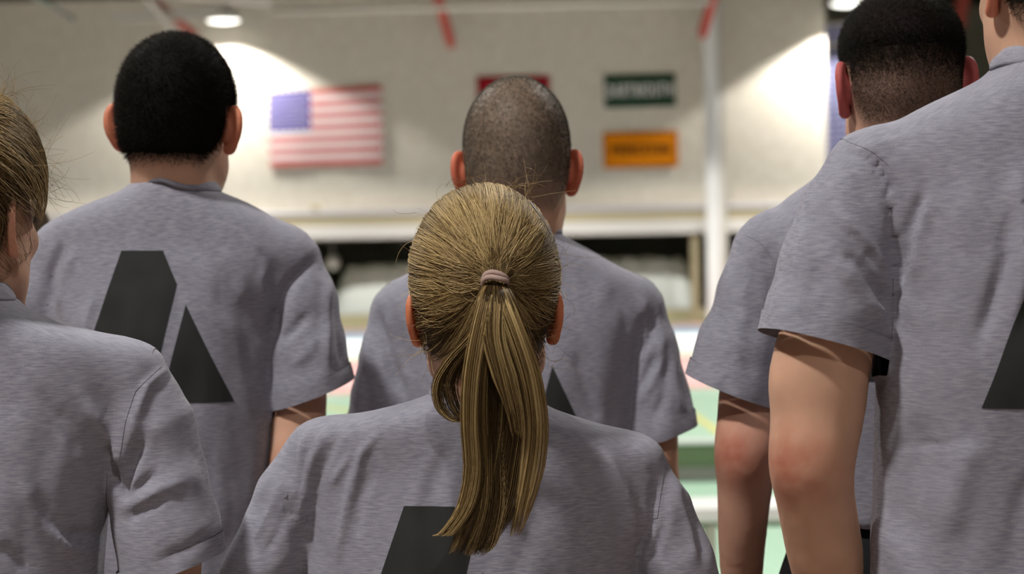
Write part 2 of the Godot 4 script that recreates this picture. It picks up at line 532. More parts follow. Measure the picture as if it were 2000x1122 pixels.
# ---------------------------------------------------------------- one person
var shoe_mesh: ArrayMesh
func person(s: Dictionary) -> void:
	var t := base("person", Vector3(s.x, 0, s.z))
	tag(t, s.label, "person")
	var b: Dictionary = s.made_body
	part("body", b.body.mesh(), "skin", t)
	var h: Dictionary = s.head
	var place: Transform3D = b.place
	for x in [-1.0, 1.0]:
		var ball := SphereMesh.new()
		ball.radius = 0.0115
		ball.height = 0.023
		ball.radial_segments = 16
		ball.rings = 8
		var eyeball := part("eye", ball, "eye_white", t, place * Vector3(x * 0.032, 0.008, -0.081))
		var pupil := SphereMesh.new()
		pupil.radius = 0.0062
		pupil.height = 0.0124
		pupil.radial_segments = 12
		pupil.rings = 6
		part("iris", pupil, "iris", eyeball, place.basis * Vector3(0, -0.001, -0.0065))
	if s.hair.kind == "long":
		var hair := part("hair", s.made_hair.mesh(), "hair", t)
		hair.set_meta("kind", "stuff")
		if s.has("tie"):
			for k in 2:
				var o := part("hair_tie", torus_mesh(0.0132, 0.0026, 0.95), "elastic", hair)
				o.transform = place * Transform3D(Basis.from_euler(Vector3(0.75 + k * 0.2, 0.05, k * 0.25)), v3(s.tie) + Vector3(0, -0.002 - k * 0.003, 0.005 + k * 0.002))
			var pin := Strands.new()
			var line := []
			for q: Array in s.clip:
				line.append(place * v3(q))
			pin.hair(curve_points(line, 12), 0.0015, 0.0015, Color.WHITE, Color.WHITE)
			part("hair_pin", pin.mesh(), "steel", hair)
	else:
		var hair := part("hair", s.made_hair.mesh(), "dark_hair", t)
		hair.set_meta("kind", "stuff")
	var shirt: Dictionary = s.made_shirt
	var o := part("t_shirt", shirt.torso.mesh(), "heather_cotton", t)
	for m: Soup in shirt.sleeves:
		part("sleeve", m.mesh(), "heather_cotton", o)
	part("collar", shirt.collar.mesh(), "heather_cotton", o)
	if shirt.letter:
		var ink := part("printed_letter", shirt.letter.mesh(), "printed_ink", o)
		ink.set_meta("label", "black block letter A printed on the shirt")
	part("shorts", b.shorts.mesh(), "black_shorts", t)
	if shoe_mesh == null:
		shoe_mesh = make_shoe()
	for x in [-1.0, 1.0]:
		part("shoe", shoe_mesh, "shoe", t, Vector3(x * 0.11, 0, 0.0))

func people_data() -> Array:      # metres: x from the middle of the neck, y above the floor, z towards the rear of the body
	var all := []
	all.append({
		"x": -0.0347,
		"z": -2.4706,
		"neck": 1.2623,
		"deep": 0.92,
		"cell": 0.005,
		"hole": [0.062, 0.06, 0.006],
		"letter_sign": -1,
		"hip": 0.165,
		"creases": [[[[-0.1943, 1.2471], [-0.2062, 1.2181], [-0.2137, 1.1834], [-0.2165, 1.1526]], 0.0045, 0.00429], [[[-0.1766, 1.249], [-0.1867, 1.2218], [-0.2004, 1.1912], [-0.2098, 1.1444], [-0.2154, 1.0862]], 0.0045, 0.00495], [[[-0.1167, 1.24], [-0.1366, 1.2152], [-0.1469, 1.1822], [-0.1553, 1.1549], [-0.1622, 1.1202], [-0.1697, 1.0831]], 0.005, 0.00594], [[[-0.148, 1.2154], [-0.1644, 1.1905], [-0.1744, 1.1747]], 0.0045, 0.0033], [[[-0.2288, 1.1722], [-0.2212, 1.1504], [-0.2142, 1.1251], [-0.2126, 1.0862]], 0.005, -0.00743], [[[-0.1624, 1.2408], [-0.1743, 1.2136], [-0.1922, 1.1739], [-0.1987, 1.1282]], 0.005, -0.00363], [[[-0.126, 1.1956], [-0.1409, 1.1615], [-0.1474, 1.1159]], 0.007, -0.0033], [[[0.1327, 1.2179], [0.1454, 1.192], [0.1576, 1.1678], [0.1668, 1.1384], [0.1667, 1.0979]], 0.0055, 0.00561], [[[0.1229, 1.2084], [0.1366, 1.1796], [0.1475, 1.1451], [0.1525, 1.105]], 0.007, -0.00429], [[[0.1088, 1.2246], [0.1126, 1.2091], [0.1167, 1.1856]], 0.0045, 0.00297], [[[0.1687, 1.2133], [0.181, 1.1988], [0.1882, 1.1844]], 0.0045, 0.00264], [[[0.1932, 1.1786], [0.1916, 1.1489], [0.1883, 1.1232], [0.177, 1.1011], [0.172, 1.0772]], 0.0045, -0.00825], [[[0.2039, 1.1669], [0.2014, 1.123], [0.1918, 1.0951], [0.184, 1.077]], 0.004, -0.00495], [[[0.2138, 1.1782], [0.2275, 1.1437], [0.2353, 1.0978], [0.2394, 1.076]], 0.005, 0.00363], [[[0.2222, 1.1666], [0.2385, 1.1206], [0.2492, 1.0758]], 0.0045, -0.00413], [[[-0.2676, 1.1066], [-0.244, 1.1519], [-0.2273, 1.1916]], 0.005, 0.00264], [[[-0.2565, 1.0892], [-0.233, 1.1288], [-0.221, 1.1572]], 0.0045, -0.00264]],
		"letter": [[[-0.163, 0.9524], [-0.0538, 0.9505], [-0.0153, 1.1085], [-0.0337, 1.1542], [-0.09, 1.1552]], [[-0.0394, 0.9496], [0.0561, 0.9479], [-0.0034, 1.0816]]],
		"rows": [[1.2776, -0.0603, 0.0597], [1.2712, -0.0663, 0.0613], [1.2655, -0.0852, 0.0642], [1.2597, -0.1089, 0.0688], [1.2541, -0.1413, 0.0781], [1.2483, -0.1708, 0.0968], [1.2424, -0.1927, 0.1161], [1.2365, -0.2034, 0.133], [1.2275, -0.2106, 0.1564], [1.218, -0.2143, 0.1774], [1.2067, -0.2156, 0.1902], [1.1919, -0.2159, 0.197], [1.1684, -0.2146, 0.1954], [1.139, -0.2121, 0.1902], [1.1038, -0.2104, 0.1825], [1.0674, -0.2087, 0.1748], [0.992, -0.2018, 0.1658], [0.9037, -0.1856, 0.1584], [0.7861, -0.1877, 0.1564]],
		"waist": 0.93,
		"sleeves": [{"side": -1, "bones": [[-0.1804, 1.2067, -0.012, 0.043], [-0.2214, 1.1515, -0.012, 0.046], [-0.2591, 1.0786, -0.012, 0.048], [-0.2849, 1.0173, -0.012, 0.05], [-0.3021, 0.9735, -0.012, 0.05]], "seam": [[1.2599, -0.1971], [1.2367, -0.2181], [1.2133, -0.2262], [1.184, -0.2279], [1.1426, -0.2204], [1.1132, -0.2191]], "armpit": 1.1367, "hem": [-0.2807, 1.0202, 0.0], "hem_normal": [-0.2983, -0.9545, 0.0]}, {"side": 1, "bones": [[0.1674, 1.1782, -0.012, 0.043], [0.1948, 1.1295, -0.012, 0.045], [0.2173, 1.0703, -0.012, 0.047], [0.2327, 1.0083, -0.012, 0.049], [0.2448, 0.9639, -0.012, 0.05]], "seam": [[1.2295, 0.1995], [1.2058, 0.2055], [1.1881, 0.2064], [1.1647, 0.2013], [1.1354, 0.196], [1.106, 0.1914]], "armpit": 1.1296, "hem": [0.2324, 1.0083, 0.0], "hem_normal": [0.2325, -0.9726, 0.0]}],
		"arms": [{"side": -1, "joints": [[-0.1983, 1.1952, -0.012, 0.03], [-0.2625, 1.0551, -0.012, 0.035], [-0.2941, 0.9263, 0.0, 0.034], [-0.2867, 0.8496, -0.015, 0.033], [-0.2656, 0.7081, -0.06, 0.023]], "elbow": [-0.2959, 0.9263, 0.02]}, {"side": 1, "joints": [[0.1849, 1.1709, -0.012, 0.03], [0.2204, 1.0467, -0.012, 0.035], [0.2411, 0.9169, 0.0, 0.034], [0.2309, 0.8406, -0.015, 0.033], [0.2167, 0.6997, -0.06, 0.023]], "elbow": [0.2428, 0.9169, 0.02]}],
		"skin": [0.53, 0.31, 0.215],
		"ear": [0.52, 0.175, 0.085],
		"seed": 1,
		"head": {"at": [0.0035, 1.3641, 0.008], "hw": 0.073, "top": 0.138, "size": 0.95, "neck": 0.046, "neck_z": 0.004, "drop": 0.105, "yaw": 0, "pitch": 0, "roll": 0, "ear_x": 0.072, "ear_y": -0.002, "ear_z": 0.005, "ear_size": 0.88, "ear_swing": [0.42, 0.4]},
		"hair": {"kind": "long", "center": [0, 0.05, 0.008], "radii": [0.0835, 0.098, 0.104], "tie": [0.0129, 0.0438, 0.118], "nape": -0.062, "low": 0.15, "count": 11500, "mess": 1.0, "tone": 0.34, "locks": [{"pts": [[0.0129, 0.0426, 0.112], [0.0133, 0.0254, 0.14], [0.0167, -0.0076, 0.146], [0.0214, -0.052, 0.143], [0.0204, -0.1078, 0.136], [0.014, -0.1524, 0.132], [0.005, -0.1964, 0.134], [-0.0122, -0.2341, 0.14], [-0.0263, -0.2528, 0.143]], "width": [[0, 0.009], [0.08, 0.017], [0.2, 0.027], [0.4, 0.033], [0.6, 0.032], [0.8, 0.03], [1, 0.018]], "flat": 0.016, "count": 900, "stop": 0.8, "tone": 0.05, "steps": 20, "seed": 1}, {"pts": [[0.0146, 0.0426, 0.114], [0.0199, 0.0199, 0.146], [0.033, -0.0185, 0.155], [0.046, -0.063, 0.15], [0.0524, -0.1134, 0.142], [0.0471, -0.1637, 0.136], [0.0369, -0.2081, 0.134], [0.0292, -0.2357, 0.134]], "width": [[0, 0.007], [0.1, 0.013], [0.4, 0.017], [0.7, 0.015], [1, 0.004]], "flat": 0.012, "count": 520, "stop": 0.75, "tone": 0.56, "steps": 20, "seed": 2}, {"pts": [[0.0106, 0.0426, 0.114], [0.0061, 0.0201, 0.146], [-0.0027, -0.0179, 0.155], [-0.0101, -0.0619, 0.152], [-0.0128, -0.1119, 0.146], [-0.011, -0.1622, 0.14], [-0.0199, -0.2008, 0.14], [-0.0397, -0.2278, 0.142], [-0.0497, -0.2319, 0.143]], "width": [[0, 0.007], [0.1, 0.012], [0.4, 0.015], [0.7, 0.016], [1, 0.011]], "flat": 0.012, "count": 620, "stop": 0.78, "tone": 0.46, "steps": 20, "seed": 3}, {"pts": [[0.01, 0.0404, 0.112], [0.0021, 0.0198, 0.132], [-0.0085, -0.0134, 0.13], [-0.0343, -0.0414, 0.118], [-0.0514, -0.0696, 0.108], [-0.0486, -0.0979, 0.106], [-0.0302, -0.1119, 0.11], [-0.0131, -0.1059, 0.118]], "width": [[0, 0.006], [0.15, 0.008], [0.5, 0.009], [0.8, 0.008], [1, 0.003]], "flat": 0.008, "count": 240, "stop": 0.7, "tone": 0.34, "steps": 22, "seed": 4}, {"pts": [[0.01, 0.0404, 0.112], [0.0002, 0.0087, 0.13], [-0.0173, -0.0302, 0.124], [-0.0377, -0.064, 0.112], [-0.0355, -0.0924, 0.108], [-0.0207, -0.1147, 0.112], [-0.0135, -0.1257, 0.115]], "width": [[0, 0.006], [0.2, 0.008], [0.6, 0.009], [1, 0.004]], "flat": 0.008, "count": 170, "stop": 0.75, "tone": 0.02, "steps": 20, "seed": 5}, {"pts": [[0.0123, 0.0427, 0.118], [0.0122, 0.0202, 0.152], [0.0111, -0.0177, 0.164], [0.0213, -0.0616, 0.166], [0.0289, -0.095, 0.16], [0.0338, -0.1289, 0.15]], "width": [[0, 0.006], [0.2, 0.013], [0.6, 0.014], [1, 0.004]], "flat": 0.006, "count": 320, "stop": 0.5, "tone": 0.52, "steps": 16, "seed": 6}, {"pts": [[0.0123, 0.0426, 0.114], [0.013, 0.0034, 0.145], [0.0046, -0.0628, 0.142], [0.006, -0.1406, 0.138], [0.0051, -0.1955, 0.142], [-0.0067, -0.2388, 0.147], [-0.0152, -0.2536, 0.15]], "width": [[0, 0.006], [0.2, 0.014], [0.6, 0.016], [0.85, 0.017], [1, 0.01]], "flat": 0.01, "count": 420, "stop": 0.85, "tone": 0.28, "steps": 20, "seed": 7}], "wisps": 130, "wisp_box": [[0.05, 0.02, 0.0, 0.085, 0.1, 0.06, 0.6, 0.2], [-0.08, 0.02, 0.0, -0.05, 0.12, 0.06, -0.8, 0.2], [-0.05, 0.145, -0.02, 0.05, 0.152, 0.04, 0.3, 0.8], [0.02, 0.12, 0.0, 0.06, 0.14, 0.04, 0.7, 0.7], [-0.075, -0.04, 0.02, -0.06, 0.0, 0.06, -0.8, -0.8], [0.06, -0.06, 0.02, 0.075, 0.0, 0.06, 0.6, -0.8]]},
		"tie": [0.0129, 0.0444, 0.119],
		"clip": [[0.0535, 0.1285, 0.055], [0.0658, 0.1111, 0.057], [0.0759, 0.0932, 0.052]],
		"label": "shorter person with a long blond ponytail and grey t-shirt, seen from behind",
	})
	all.append({
		"x": -0.6072,
		"z": -2.4,
		"neck": 1.3863,
		"deep": 0.95,
		"cell": 0.0052,
		"hole": [0.058, 0.064, 0.006],
		"letter_sign": -1,
		"hip": 0.168,
		"creases": [[[[0.1605, 1.2386], [0.1638, 1.2053], [0.1672, 1.1792]], 0.00486, -0.0099], [[[0.1353, 1.2907], [0.1578, 1.2465], [0.168, 1.2257], [0.1776, 1.205]], 0.0068, 0.00743], [[[0.1682, 1.1719], [0.1832, 1.205], [0.1994, 1.2435]], 0.00534, -0.0099], [[[0.224, 1.3169], [0.2026, 1.2973], [0.1919, 1.2614], [0.1846, 1.2199]], 0.00437, 0.00495], [[[0.082, 1.1912], [0.0996, 1.1548], [0.1176, 1.1362], [0.148, 1.1279]], 0.00631, -0.0066], [[[0.0711, 1.2041], [0.0925, 1.1594], [0.1141, 1.1229], [0.1416, 1.1086]], 0.0068, 0.00495], [[[0.167, 1.1692], [0.1928, 1.1865], [0.2165, 1.2044]], 0.00534, -0.0066], [[[0.1716, 1.148], [0.203, 1.1658], [0.2259, 1.1737]], 0.00534, -0.00495], [[[0.1813, 1.1578], [0.215, 1.1822], [0.2429, 1.1928]], 0.00631, 0.00413], [[[0.0476, 1.1324], [0.064, 1.1155], [0.0748, 1.0975]], 0.00583, -0.00495], [[[0.1113, 1.2811], [0.1246, 1.2476], [0.1324, 1.2197]], 0.00583, -0.0033], [[[0.2137, 1.1073], [0.2471, 1.1178], [0.2696, 1.1341]], 0.00486, -0.0033]],
		"letter": [],
		"rows": [[1.3989, -0.0523, 0.0528], [1.3908, -0.0542, 0.0544], [1.3852, -0.056, 0.056], [1.3806, -0.0641, 0.0639], [1.376, -0.0756, 0.0752], [1.3703, -0.0928, 0.0923], [1.3634, -0.1158, 0.115], [1.3555, -0.1445, 0.1434], [1.3475, -0.1721, 0.1707], [1.3372, -0.1917, 0.19], [1.3263, -0.201, 0.1989], [1.3063, -0.2025, 0.1997], [1.2777, -0.1944, 0.1906], [1.2434, -0.1819, 0.1769], [1.2035, -0.1677, 0.1614], [1.1635, -0.1564, 0.1487], [1.1235, -0.1497, 0.1405], [1.088, -0.1469, 0.1365], [1.0149, -0.1505, 0.1375], [0.9292, -0.1577, 0.1417], [0.7864, -0.163, 0.1421]],
		"waist": 0.98,
		"sleeves": [{"side": -1, "bones": [[-0.1721, 1.2947, -0.01, 0.045], [-0.1958, 1.24, -0.008, 0.053], [-0.2062, 1.1827, -0.008, 0.057], [-0.215, 1.1311, -0.008, 0.06], [-0.2213, 1.0681, -0.008, 0.062]], "seam": [[1.3313, -0.2059], [1.3168, -0.216], [1.3056, -0.2055], [1.2915, -0.1915], [1.2574, -0.1806], [1.2175, -0.1731], [1.1891, -0.1669]], "armpit": 1.2119, "hem": [-0.226, 1.0886, 0.0], "hem_normal": [-0.3465, -0.9381, 0.0]}, {"side": 1, "bones": [[0.1721, 1.2947, -0.01, 0.045], [0.1958, 1.24, -0.008, 0.053], [0.2062, 1.1827, -0.008, 0.057], [0.215, 1.1311, -0.008, 0.06], [0.2213, 1.0681, -0.008, 0.062]], "seam": [[1.3313, 0.2059], [1.3168, 0.216], [1.3056, 0.2055], [1.2915, 0.1915], [1.2574, 0.1806], [1.2175, 0.1731], [1.1891, 0.1669]], "armpit": 1.2119, "hem": [0.226, 1.0886, 0.0], "hem_normal": [0.3465, -0.9381, 0.0]}],
		"arms": [{"side": -1, "joints": [[-0.1833, 1.2802, -0.01, 0.034], [-0.2081, 1.1255, -0.008, 0.042], [-0.2147, 1.0168, 0.0, 0.036], [-0.2134, 0.9425, -0.015, 0.035], [-0.2081, 0.7997, -0.06, 0.024]], "elbow": [-0.2204, 1.0167, 0.02]}, {"side": 1, "joints": [[0.1833, 1.2802, -0.01, 0.034], [0.2081, 1.1255, -0.008, 0.042], [0.2147, 1.0168, 0.0, 0.036], [0.2134, 0.9425, -0.015, 0.035], [0.2081, 0.7997, -0.06, 0.024]], "elbow": [0.2204, 1.0167, 0.02]}],
		"skin": [0.56, 0.33, 0.23],
		"ear": [0.55, 0.27, 0.18],
		"seed": 2,
		"head": {"at": [-0.0121, 1.4797, -0.012], "hw": 0.073, "top": 0.138, "size": 0.97, "neck": 0.047, "neck_z": 0.004, "drop": 0.11, "yaw": -0.3, "pitch": -0.02, "roll": 0, "ear_x": 0.071, "ear_y": -0.004, "ear_z": 0.006, "ear_size": 0.98, "ear_swing": [0.5, 0.45]},
		"hair": {"kind": "long", "center": [0, 0.052, 0.008], "radii": [0.095, 0.103, 0.118], "tie": [-0.005, 0.105, 0.1], "nape": -0.055, "low": 0.14, "count": 8500, "mess": 3.4, "tone": 0.36, "wisps": 260, "locks": [{"pts": [[-0.005, 0.105, 0.1], [0.03, 0.125, 0.125], [0.02, 0.085, 0.145], [-0.03, 0.085, 0.14], [-0.03, 0.125, 0.125], [0.01, 0.13, 0.12]], "width": [[0, 0.008], [0.3, 0.016], [0.7, 0.016], [1, 0.008]], "flat": 0.016, "count": 500, "stop": 0.8, "tone": 0.35, "steps": 16, "seed": 3}], "wisp_box": [[0.05, 0.05, -0.06, 0.085, 0.12, 0.03, 0.5, 0.6], [0.0, 0.13, -0.06, 0.06, 0.15, 0.04, 0.4, 0.9], [0.06, 0.03, -0.07, 0.085, 0.08, -0.03, 0.3, -0.3], [0.07, -0.02, 0.02, 0.08, 0.03, 0.05, 0.4, -0.5]]},
		"label": "person with messy tied-up blond hair and one ear showing, turned to one side",
	})
	all.append({
		"x": -0.4748,
		"z": -3.0,
		"neck": 1.5255,
		"deep": 1.0,
		"cell": 0.0058,
		"hole": [0.058, 0.064, 0.006],
		"letter_sign": -1,
		"hip": 0.172,
		"creases": [[[[0.2063, 1.4338], [0.1672, 1.3954], [0.1491, 1.3545], [0.1447, 1.3023]], 0.00607, -0.00825], [[[0.1335, 1.4204], [0.1344, 1.3925], [0.1406, 1.3484]], 0.00546, 0.00429], [[[-0.1393, 1.4607], [-0.1612, 1.4081], [-0.1655, 1.36]], 0.00607, -0.0066], [[[0.2183, 1.4056], [0.2188, 1.3498], [0.2187, 1.2647]], 0.00546, 0.00594], [[[0.1554, 1.316], [0.1774, 1.3366], [0.1951, 1.3558]], 0.00607, -0.00495], [[[-0.0931, 1.3901], [-0.1037, 1.3422], [-0.1094, 1.2997]], 0.00546, 0.00413], [[[-0.1171, 1.4534], [-0.1388, 1.4119], [-0.1481, 1.3562]], 0.00729, 0.00413], [[[0.1051, 1.3937], [0.1178, 1.3237], [0.1222, 1.2538], [0.1221, 1.1701]], 0.01214, -0.0066], [[[0.2302, 1.3636], [0.2362, 1.3077], [0.2411, 1.2727]], 0.00546, -0.00495], [[[0.1659, 1.281], [0.1942, 1.3014], [0.2086, 1.3291]], 0.00729, 0.0033], [[[0.0851, 1.4498], [0.1053, 1.4076], [0.1116, 1.3656]], 0.0085, 0.0033], [[[0.127, 1.4491], [0.1474, 1.4208], [0.1539, 1.3928]], 0.00546, -0.00396]],
		"letter": [[[-0.1275, 1.2412], [-0.0176, 1.2393], [0.0212, 1.3984], [0.0026, 1.4444], [-0.0541, 1.4454]], [[-0.0031, 1.2384], [0.093, 1.2367], [0.0331, 1.3712]]],
		"rows": [[1.5426, -0.0497, 0.0503], [1.5354, -0.0527, 0.053], [1.5284, -0.0614, 0.0586], [1.5212, -0.0858, 0.0813], [1.512, -0.1145, 0.104], [1.5013, -0.1418, 0.1231], [1.4907, -0.162, 0.1394], [1.4798, -0.1722, 0.1549], [1.4655, -0.1782, 0.1704], [1.4511, -0.1798, 0.1815], [1.4332, -0.1787, 0.1855], [1.4083, -0.1777, 0.1751], [1.3727, -0.1741, 0.1573], [1.3299, -0.1705, 0.1451], [1.2799, -0.1685, 0.14], [1.2228, -0.1667, 0.1404], [1.1656, -0.1634, 0.1366], [1.1085, -0.1601, 0.1313], [1.0443, -0.1584, 0.1201], [0.9729, -0.1582, 0.1118], [0.8658, -0.1629, 0.112], [0.7229, -0.169, 0.1131]],
		"waist": 0.99,
		"sleeves": [{"side": -1, "bones": [[-0.1589, 1.4289, -0.012, 0.044], [-0.1841, 1.3758, -0.012, 0.047], [-0.1995, 1.3118, -0.012, 0.05], [-0.2098, 1.2548, -0.012, 0.052], [-0.2159, 1.1906, -0.012, 0.053]], "seam": [[1.4687, -0.1839], [1.4403, -0.1944], [1.4115, -0.1856], [1.3757, -0.1769], [1.3399, -0.1747]], "armpit": 1.3542, "hem": [-0.2135, 1.2459, 0.0], "hem_normal": [-0.3816, -0.9243, 0.0]}, {"side": 1, "bones": [[0.161, 1.4198, -0.012, 0.046], [0.18, 1.3623, -0.012, 0.05], [0.1862, 1.305, -0.012, 0.056], [0.1909, 1.2478, -0.012, 0.059], [0.1941, 1.1834, -0.012, 0.06]], "seam": [[1.455, 0.1888], [1.4391, 0.2014], [1.4193, 0.1867], [1.3969, 0.1621], [1.37, 0.1495], [1.3344, 0.1424]], "armpit": 1.3486, "hem": [0.1922, 1.2392, 0.0], "hem_normal": [0.3344, -0.9424, -0.1]}],
		"arms": [{"side": -1, "joints": [[-0.1678, 1.4076, -0.012, 0.033], [-0.1957, 1.2403, -0.012, 0.0385], [-0.2012, 1.1332, 0.0, 0.036], [-0.2023, 1.0689, -0.02, 0.036], [-0.2017, 0.8974, -0.07, 0.025]], "elbow": [-0.2026, 1.1332, 0.02]}, {"side": 1, "joints": [[0.1679, 1.4018, -0.012, 0.034], [0.1735, 1.2338, -0.012, 0.0385], [0.1666, 1.1268, 0.0, 0.036], [0.1691, 1.0624, -0.02, 0.036], [0.1732, 0.8909, -0.07, 0.025]], "elbow": [0.1688, 1.1267, 0.02]}],
		"skin": [0.53, 0.31, 0.215],
		"ear": [0.52, 0.19, 0.11],
		"seed": 3,
		"head": {"at": [0.0123, 1.6138, 0.0], "hw": 0.0735, "top": 0.127, "size": 1.0, "neck": 0.052, "neck_z": 0.004, "drop": 0.095, "yaw": -0.12, "pitch": -0.02, "roll": -0.05, "ear_x": 0.0705, "ear_y": 0.0, "ear_z": 0.004, "ear_size": 0.95, "ear_swing": [0.72, 0.8]},
		"hair": {"kind": "short", "soft": 0.014, "comb": [0, -0.25, 0.1], "under": 0.35, "stand": 1.0, "mess": 0.4, "scalp": [0.06, 0.045, 0.035], "color": [0.01, 0.008, 0.006], "line": [[0.12, 0.075], [0.085, 0.075], [0.05, 0.02], [0.0, 0.0], [-0.03, -0.02], [-0.055, -0.05], [-0.12, -0.05]], "fade": [-0.075, -0.02, 0], "low": 0.25, "short": 0.002, "long": 0.0125, "count": 24000, "thick": 0.0004},
		"label": "person with thick short black hair and both ears showing below it",
	})
	all.append({
		"x": 0.0089,
		"z": -3.1579,
		"neck": 1.4589,
		"deep": 1.0,
		"cell": 0.0058,
		"hole": [0.061, 0.068, 0.008],
		"letter_sign": -1,
		"hip": 0.172,
		"creases": [[[[0.1862, 1.3517], [0.1766, 1.3078], [0.1693, 1.2697], [0.1639, 1.2132], [0.1595, 1.1699]], 0.00575, -0.00825], [[[0.1992, 1.342], [0.1906, 1.3076], [0.1761, 1.2791]], 0.00511, -0.0066], [[[0.2041, 1.2845], [0.1859, 1.2517], [0.1685, 1.2226]], 0.00575, -0.00495], [[[0.0757, 1.2971], [0.0994, 1.2275], [0.1112, 1.1832]], 0.00895, -0.00495], [[[-0.2071, 1.3579], [-0.1858, 1.2707], [-0.1697, 1.2271]], 0.00575, -0.0066], [[[-0.1968, 1.3577], [-0.1738, 1.2838], [-0.1584, 1.2394]], 0.00639, 0.00495], [[[0.1782, 1.36], [0.1832, 1.3511], [0.1829, 1.3327]], 0.00511, 0.00413], [[[0.2106, 1.3212], [0.2023, 1.2625], [0.1809, 1.2187]], 0.00639, 0.00429], [[[0.2172, 1.2769], [0.2089, 1.2183], [0.1935, 1.1818]], 0.00575, -0.00396], [[[0.2232, 1.2842], [0.2297, 1.2326], [0.2341, 1.1884]], 0.00511, 0.00413], [[[-0.2314, 1.2701], [-0.2234, 1.2258], [-0.2181, 1.1889]], 0.00639, -0.00413], [[[0.1308, 1.3814], [0.1524, 1.3516], [0.1589, 1.3074]], 0.00767, -0.00297]],
		"letter": [[[-0.1145, 1.1403], [-0.0043, 1.1384], [0.0345, 1.2978], [0.0159, 1.3438], [-0.0409, 1.3448]], [[0.0102, 1.1374], [0.1065, 1.1358], [0.0465, 1.2705]]],
		"rows": [[1.4724, -0.0554, 0.0559], [1.4634, -0.0586, 0.0587], [1.4559, -0.0677, 0.0676], [1.4468, -0.0844, 0.084], [1.4348, -0.1072, 0.1063], [1.4198, -0.133, 0.1316], [1.4047, -0.1573, 0.1554], [1.3897, -0.1786, 0.1762], [1.3746, -0.1932, 0.1902], [1.3597, -0.2002, 0.1967], [1.3371, -0.2021, 0.1978], [1.307, -0.1921, 0.1868], [1.2694, -0.1822, 0.1756], [1.2168, -0.1786, 0.1702], [1.1566, -0.1752, 0.1646], [1.0815, -0.1645, 0.1513], [0.9912, -0.1548, 0.1384], [0.901, -0.1563, 0.1369], [0.7507, -0.1627, 0.138]],
		"waist": 0.98,
		"sleeves": [{"side": -1, "bones": [[-0.1709, 1.3401, -0.012, 0.044], [-0.1864, 1.2812, -0.012, 0.048], [-0.1951, 1.2209, -0.012, 0.053], [-0.2025, 1.1681, -0.012, 0.056], [-0.2059, 1.1079, -0.012, 0.057]], "seam": [[1.3787, -0.2016], [1.3559, -0.2133], [1.341, -0.2025], [1.3187, -0.1916], [1.2813, -0.1811], [1.2513, -0.1754]], "armpit": 1.27, "hem": [-0.2076, 1.1604, 0.0], "hem_normal": [-0.2749, -0.9615, -0.1]}, {"side": 1, "bones": [[0.1709, 1.3401, -0.012, 0.044], [0.1864, 1.2812, -0.012, 0.048], [0.1951, 1.2209, -0.012, 0.053], [0.2025, 1.1681, -0.012, 0.056], [0.2059, 1.1079, -0.012, 0.057]], "seam": [[1.3787, 0.2016], [1.3559, 0.2133], [1.341, 0.2025], [1.3187, 0.1916], [1.2813, 0.1811], [1.2513, 0.1754]], "armpit": 1.27, "hem": [0.2076, 1.1604, 0.0], "hem_normal": [0.2749, -0.9615, -0.1]}],
		"arms": [{"side": -1, "joints": [[-0.1743, 1.319, -0.012, 0.032], [-0.1855, 1.2285, -0.012, 0.034], [-0.1947, 1.1532, -0.012, 0.037], [-0.1899, 1.048, 0.0, 0.036], [-0.1872, 0.9804, -0.02, 0.036], [-0.1841, 0.8074, -0.07, 0.025]], "elbow": [-0.1929, 1.0479, 0.02]}, {"side": 1, "joints": [[0.1743, 1.319, -0.012, 0.032], [0.1855, 1.2285, -0.012, 0.034], [0.1947, 1.1532, -0.012, 0.037], [0.1899, 1.048, 0.0, 0.036], [0.1872, 0.9804, -0.02, 0.036], [0.1841, 0.8074, -0.07, 0.025]], "elbow": [0.1929, 1.0479, 0.02]}],
		"skin": [0.51, 0.29, 0.195],
		"ear": [0.5, 0.14, 0.08],
		"seed": 4,
		"head": {"at": [0.0015, 1.5476, 0.0], "hw": 0.0775, "top": 0.142, "size": 1.04, "neck": 0.0575, "neck_z": 0.006, "drop": 0.085, "yaw": 0.0, "pitch": -0.04, "roll": 0, "ear_x": 0.073, "ear_y": 0.0, "ear_z": 0.004, "ear_size": 0.96, "ear_swing": [0.58, 0.58]},
		"hair": {"kind": "short", "soft": 0.008, "comb": [0, -0.25, 0.1], "under": 0.0, "stand": 1.0, "mess": 0.35, "scalp": [0.15, 0.115, 0.085], "color": [0.055, 0.045, 0.035], "line": [[0.12, 0.075], [0.085, 0.075], [0.05, 0.02], [0.0, 0.0], [-0.03, -0.02], [-0.055, -0.058], [-0.12, -0.058]], "fade": [-0.06, 0.02, 0], "low": 0.5, "short": 0.0016, "long": 0.0032, "count": 26000, "thick": 0.00028},
		"label": "person with a shaven head and reddish ears standing ahead of the blond ponytail",
	})
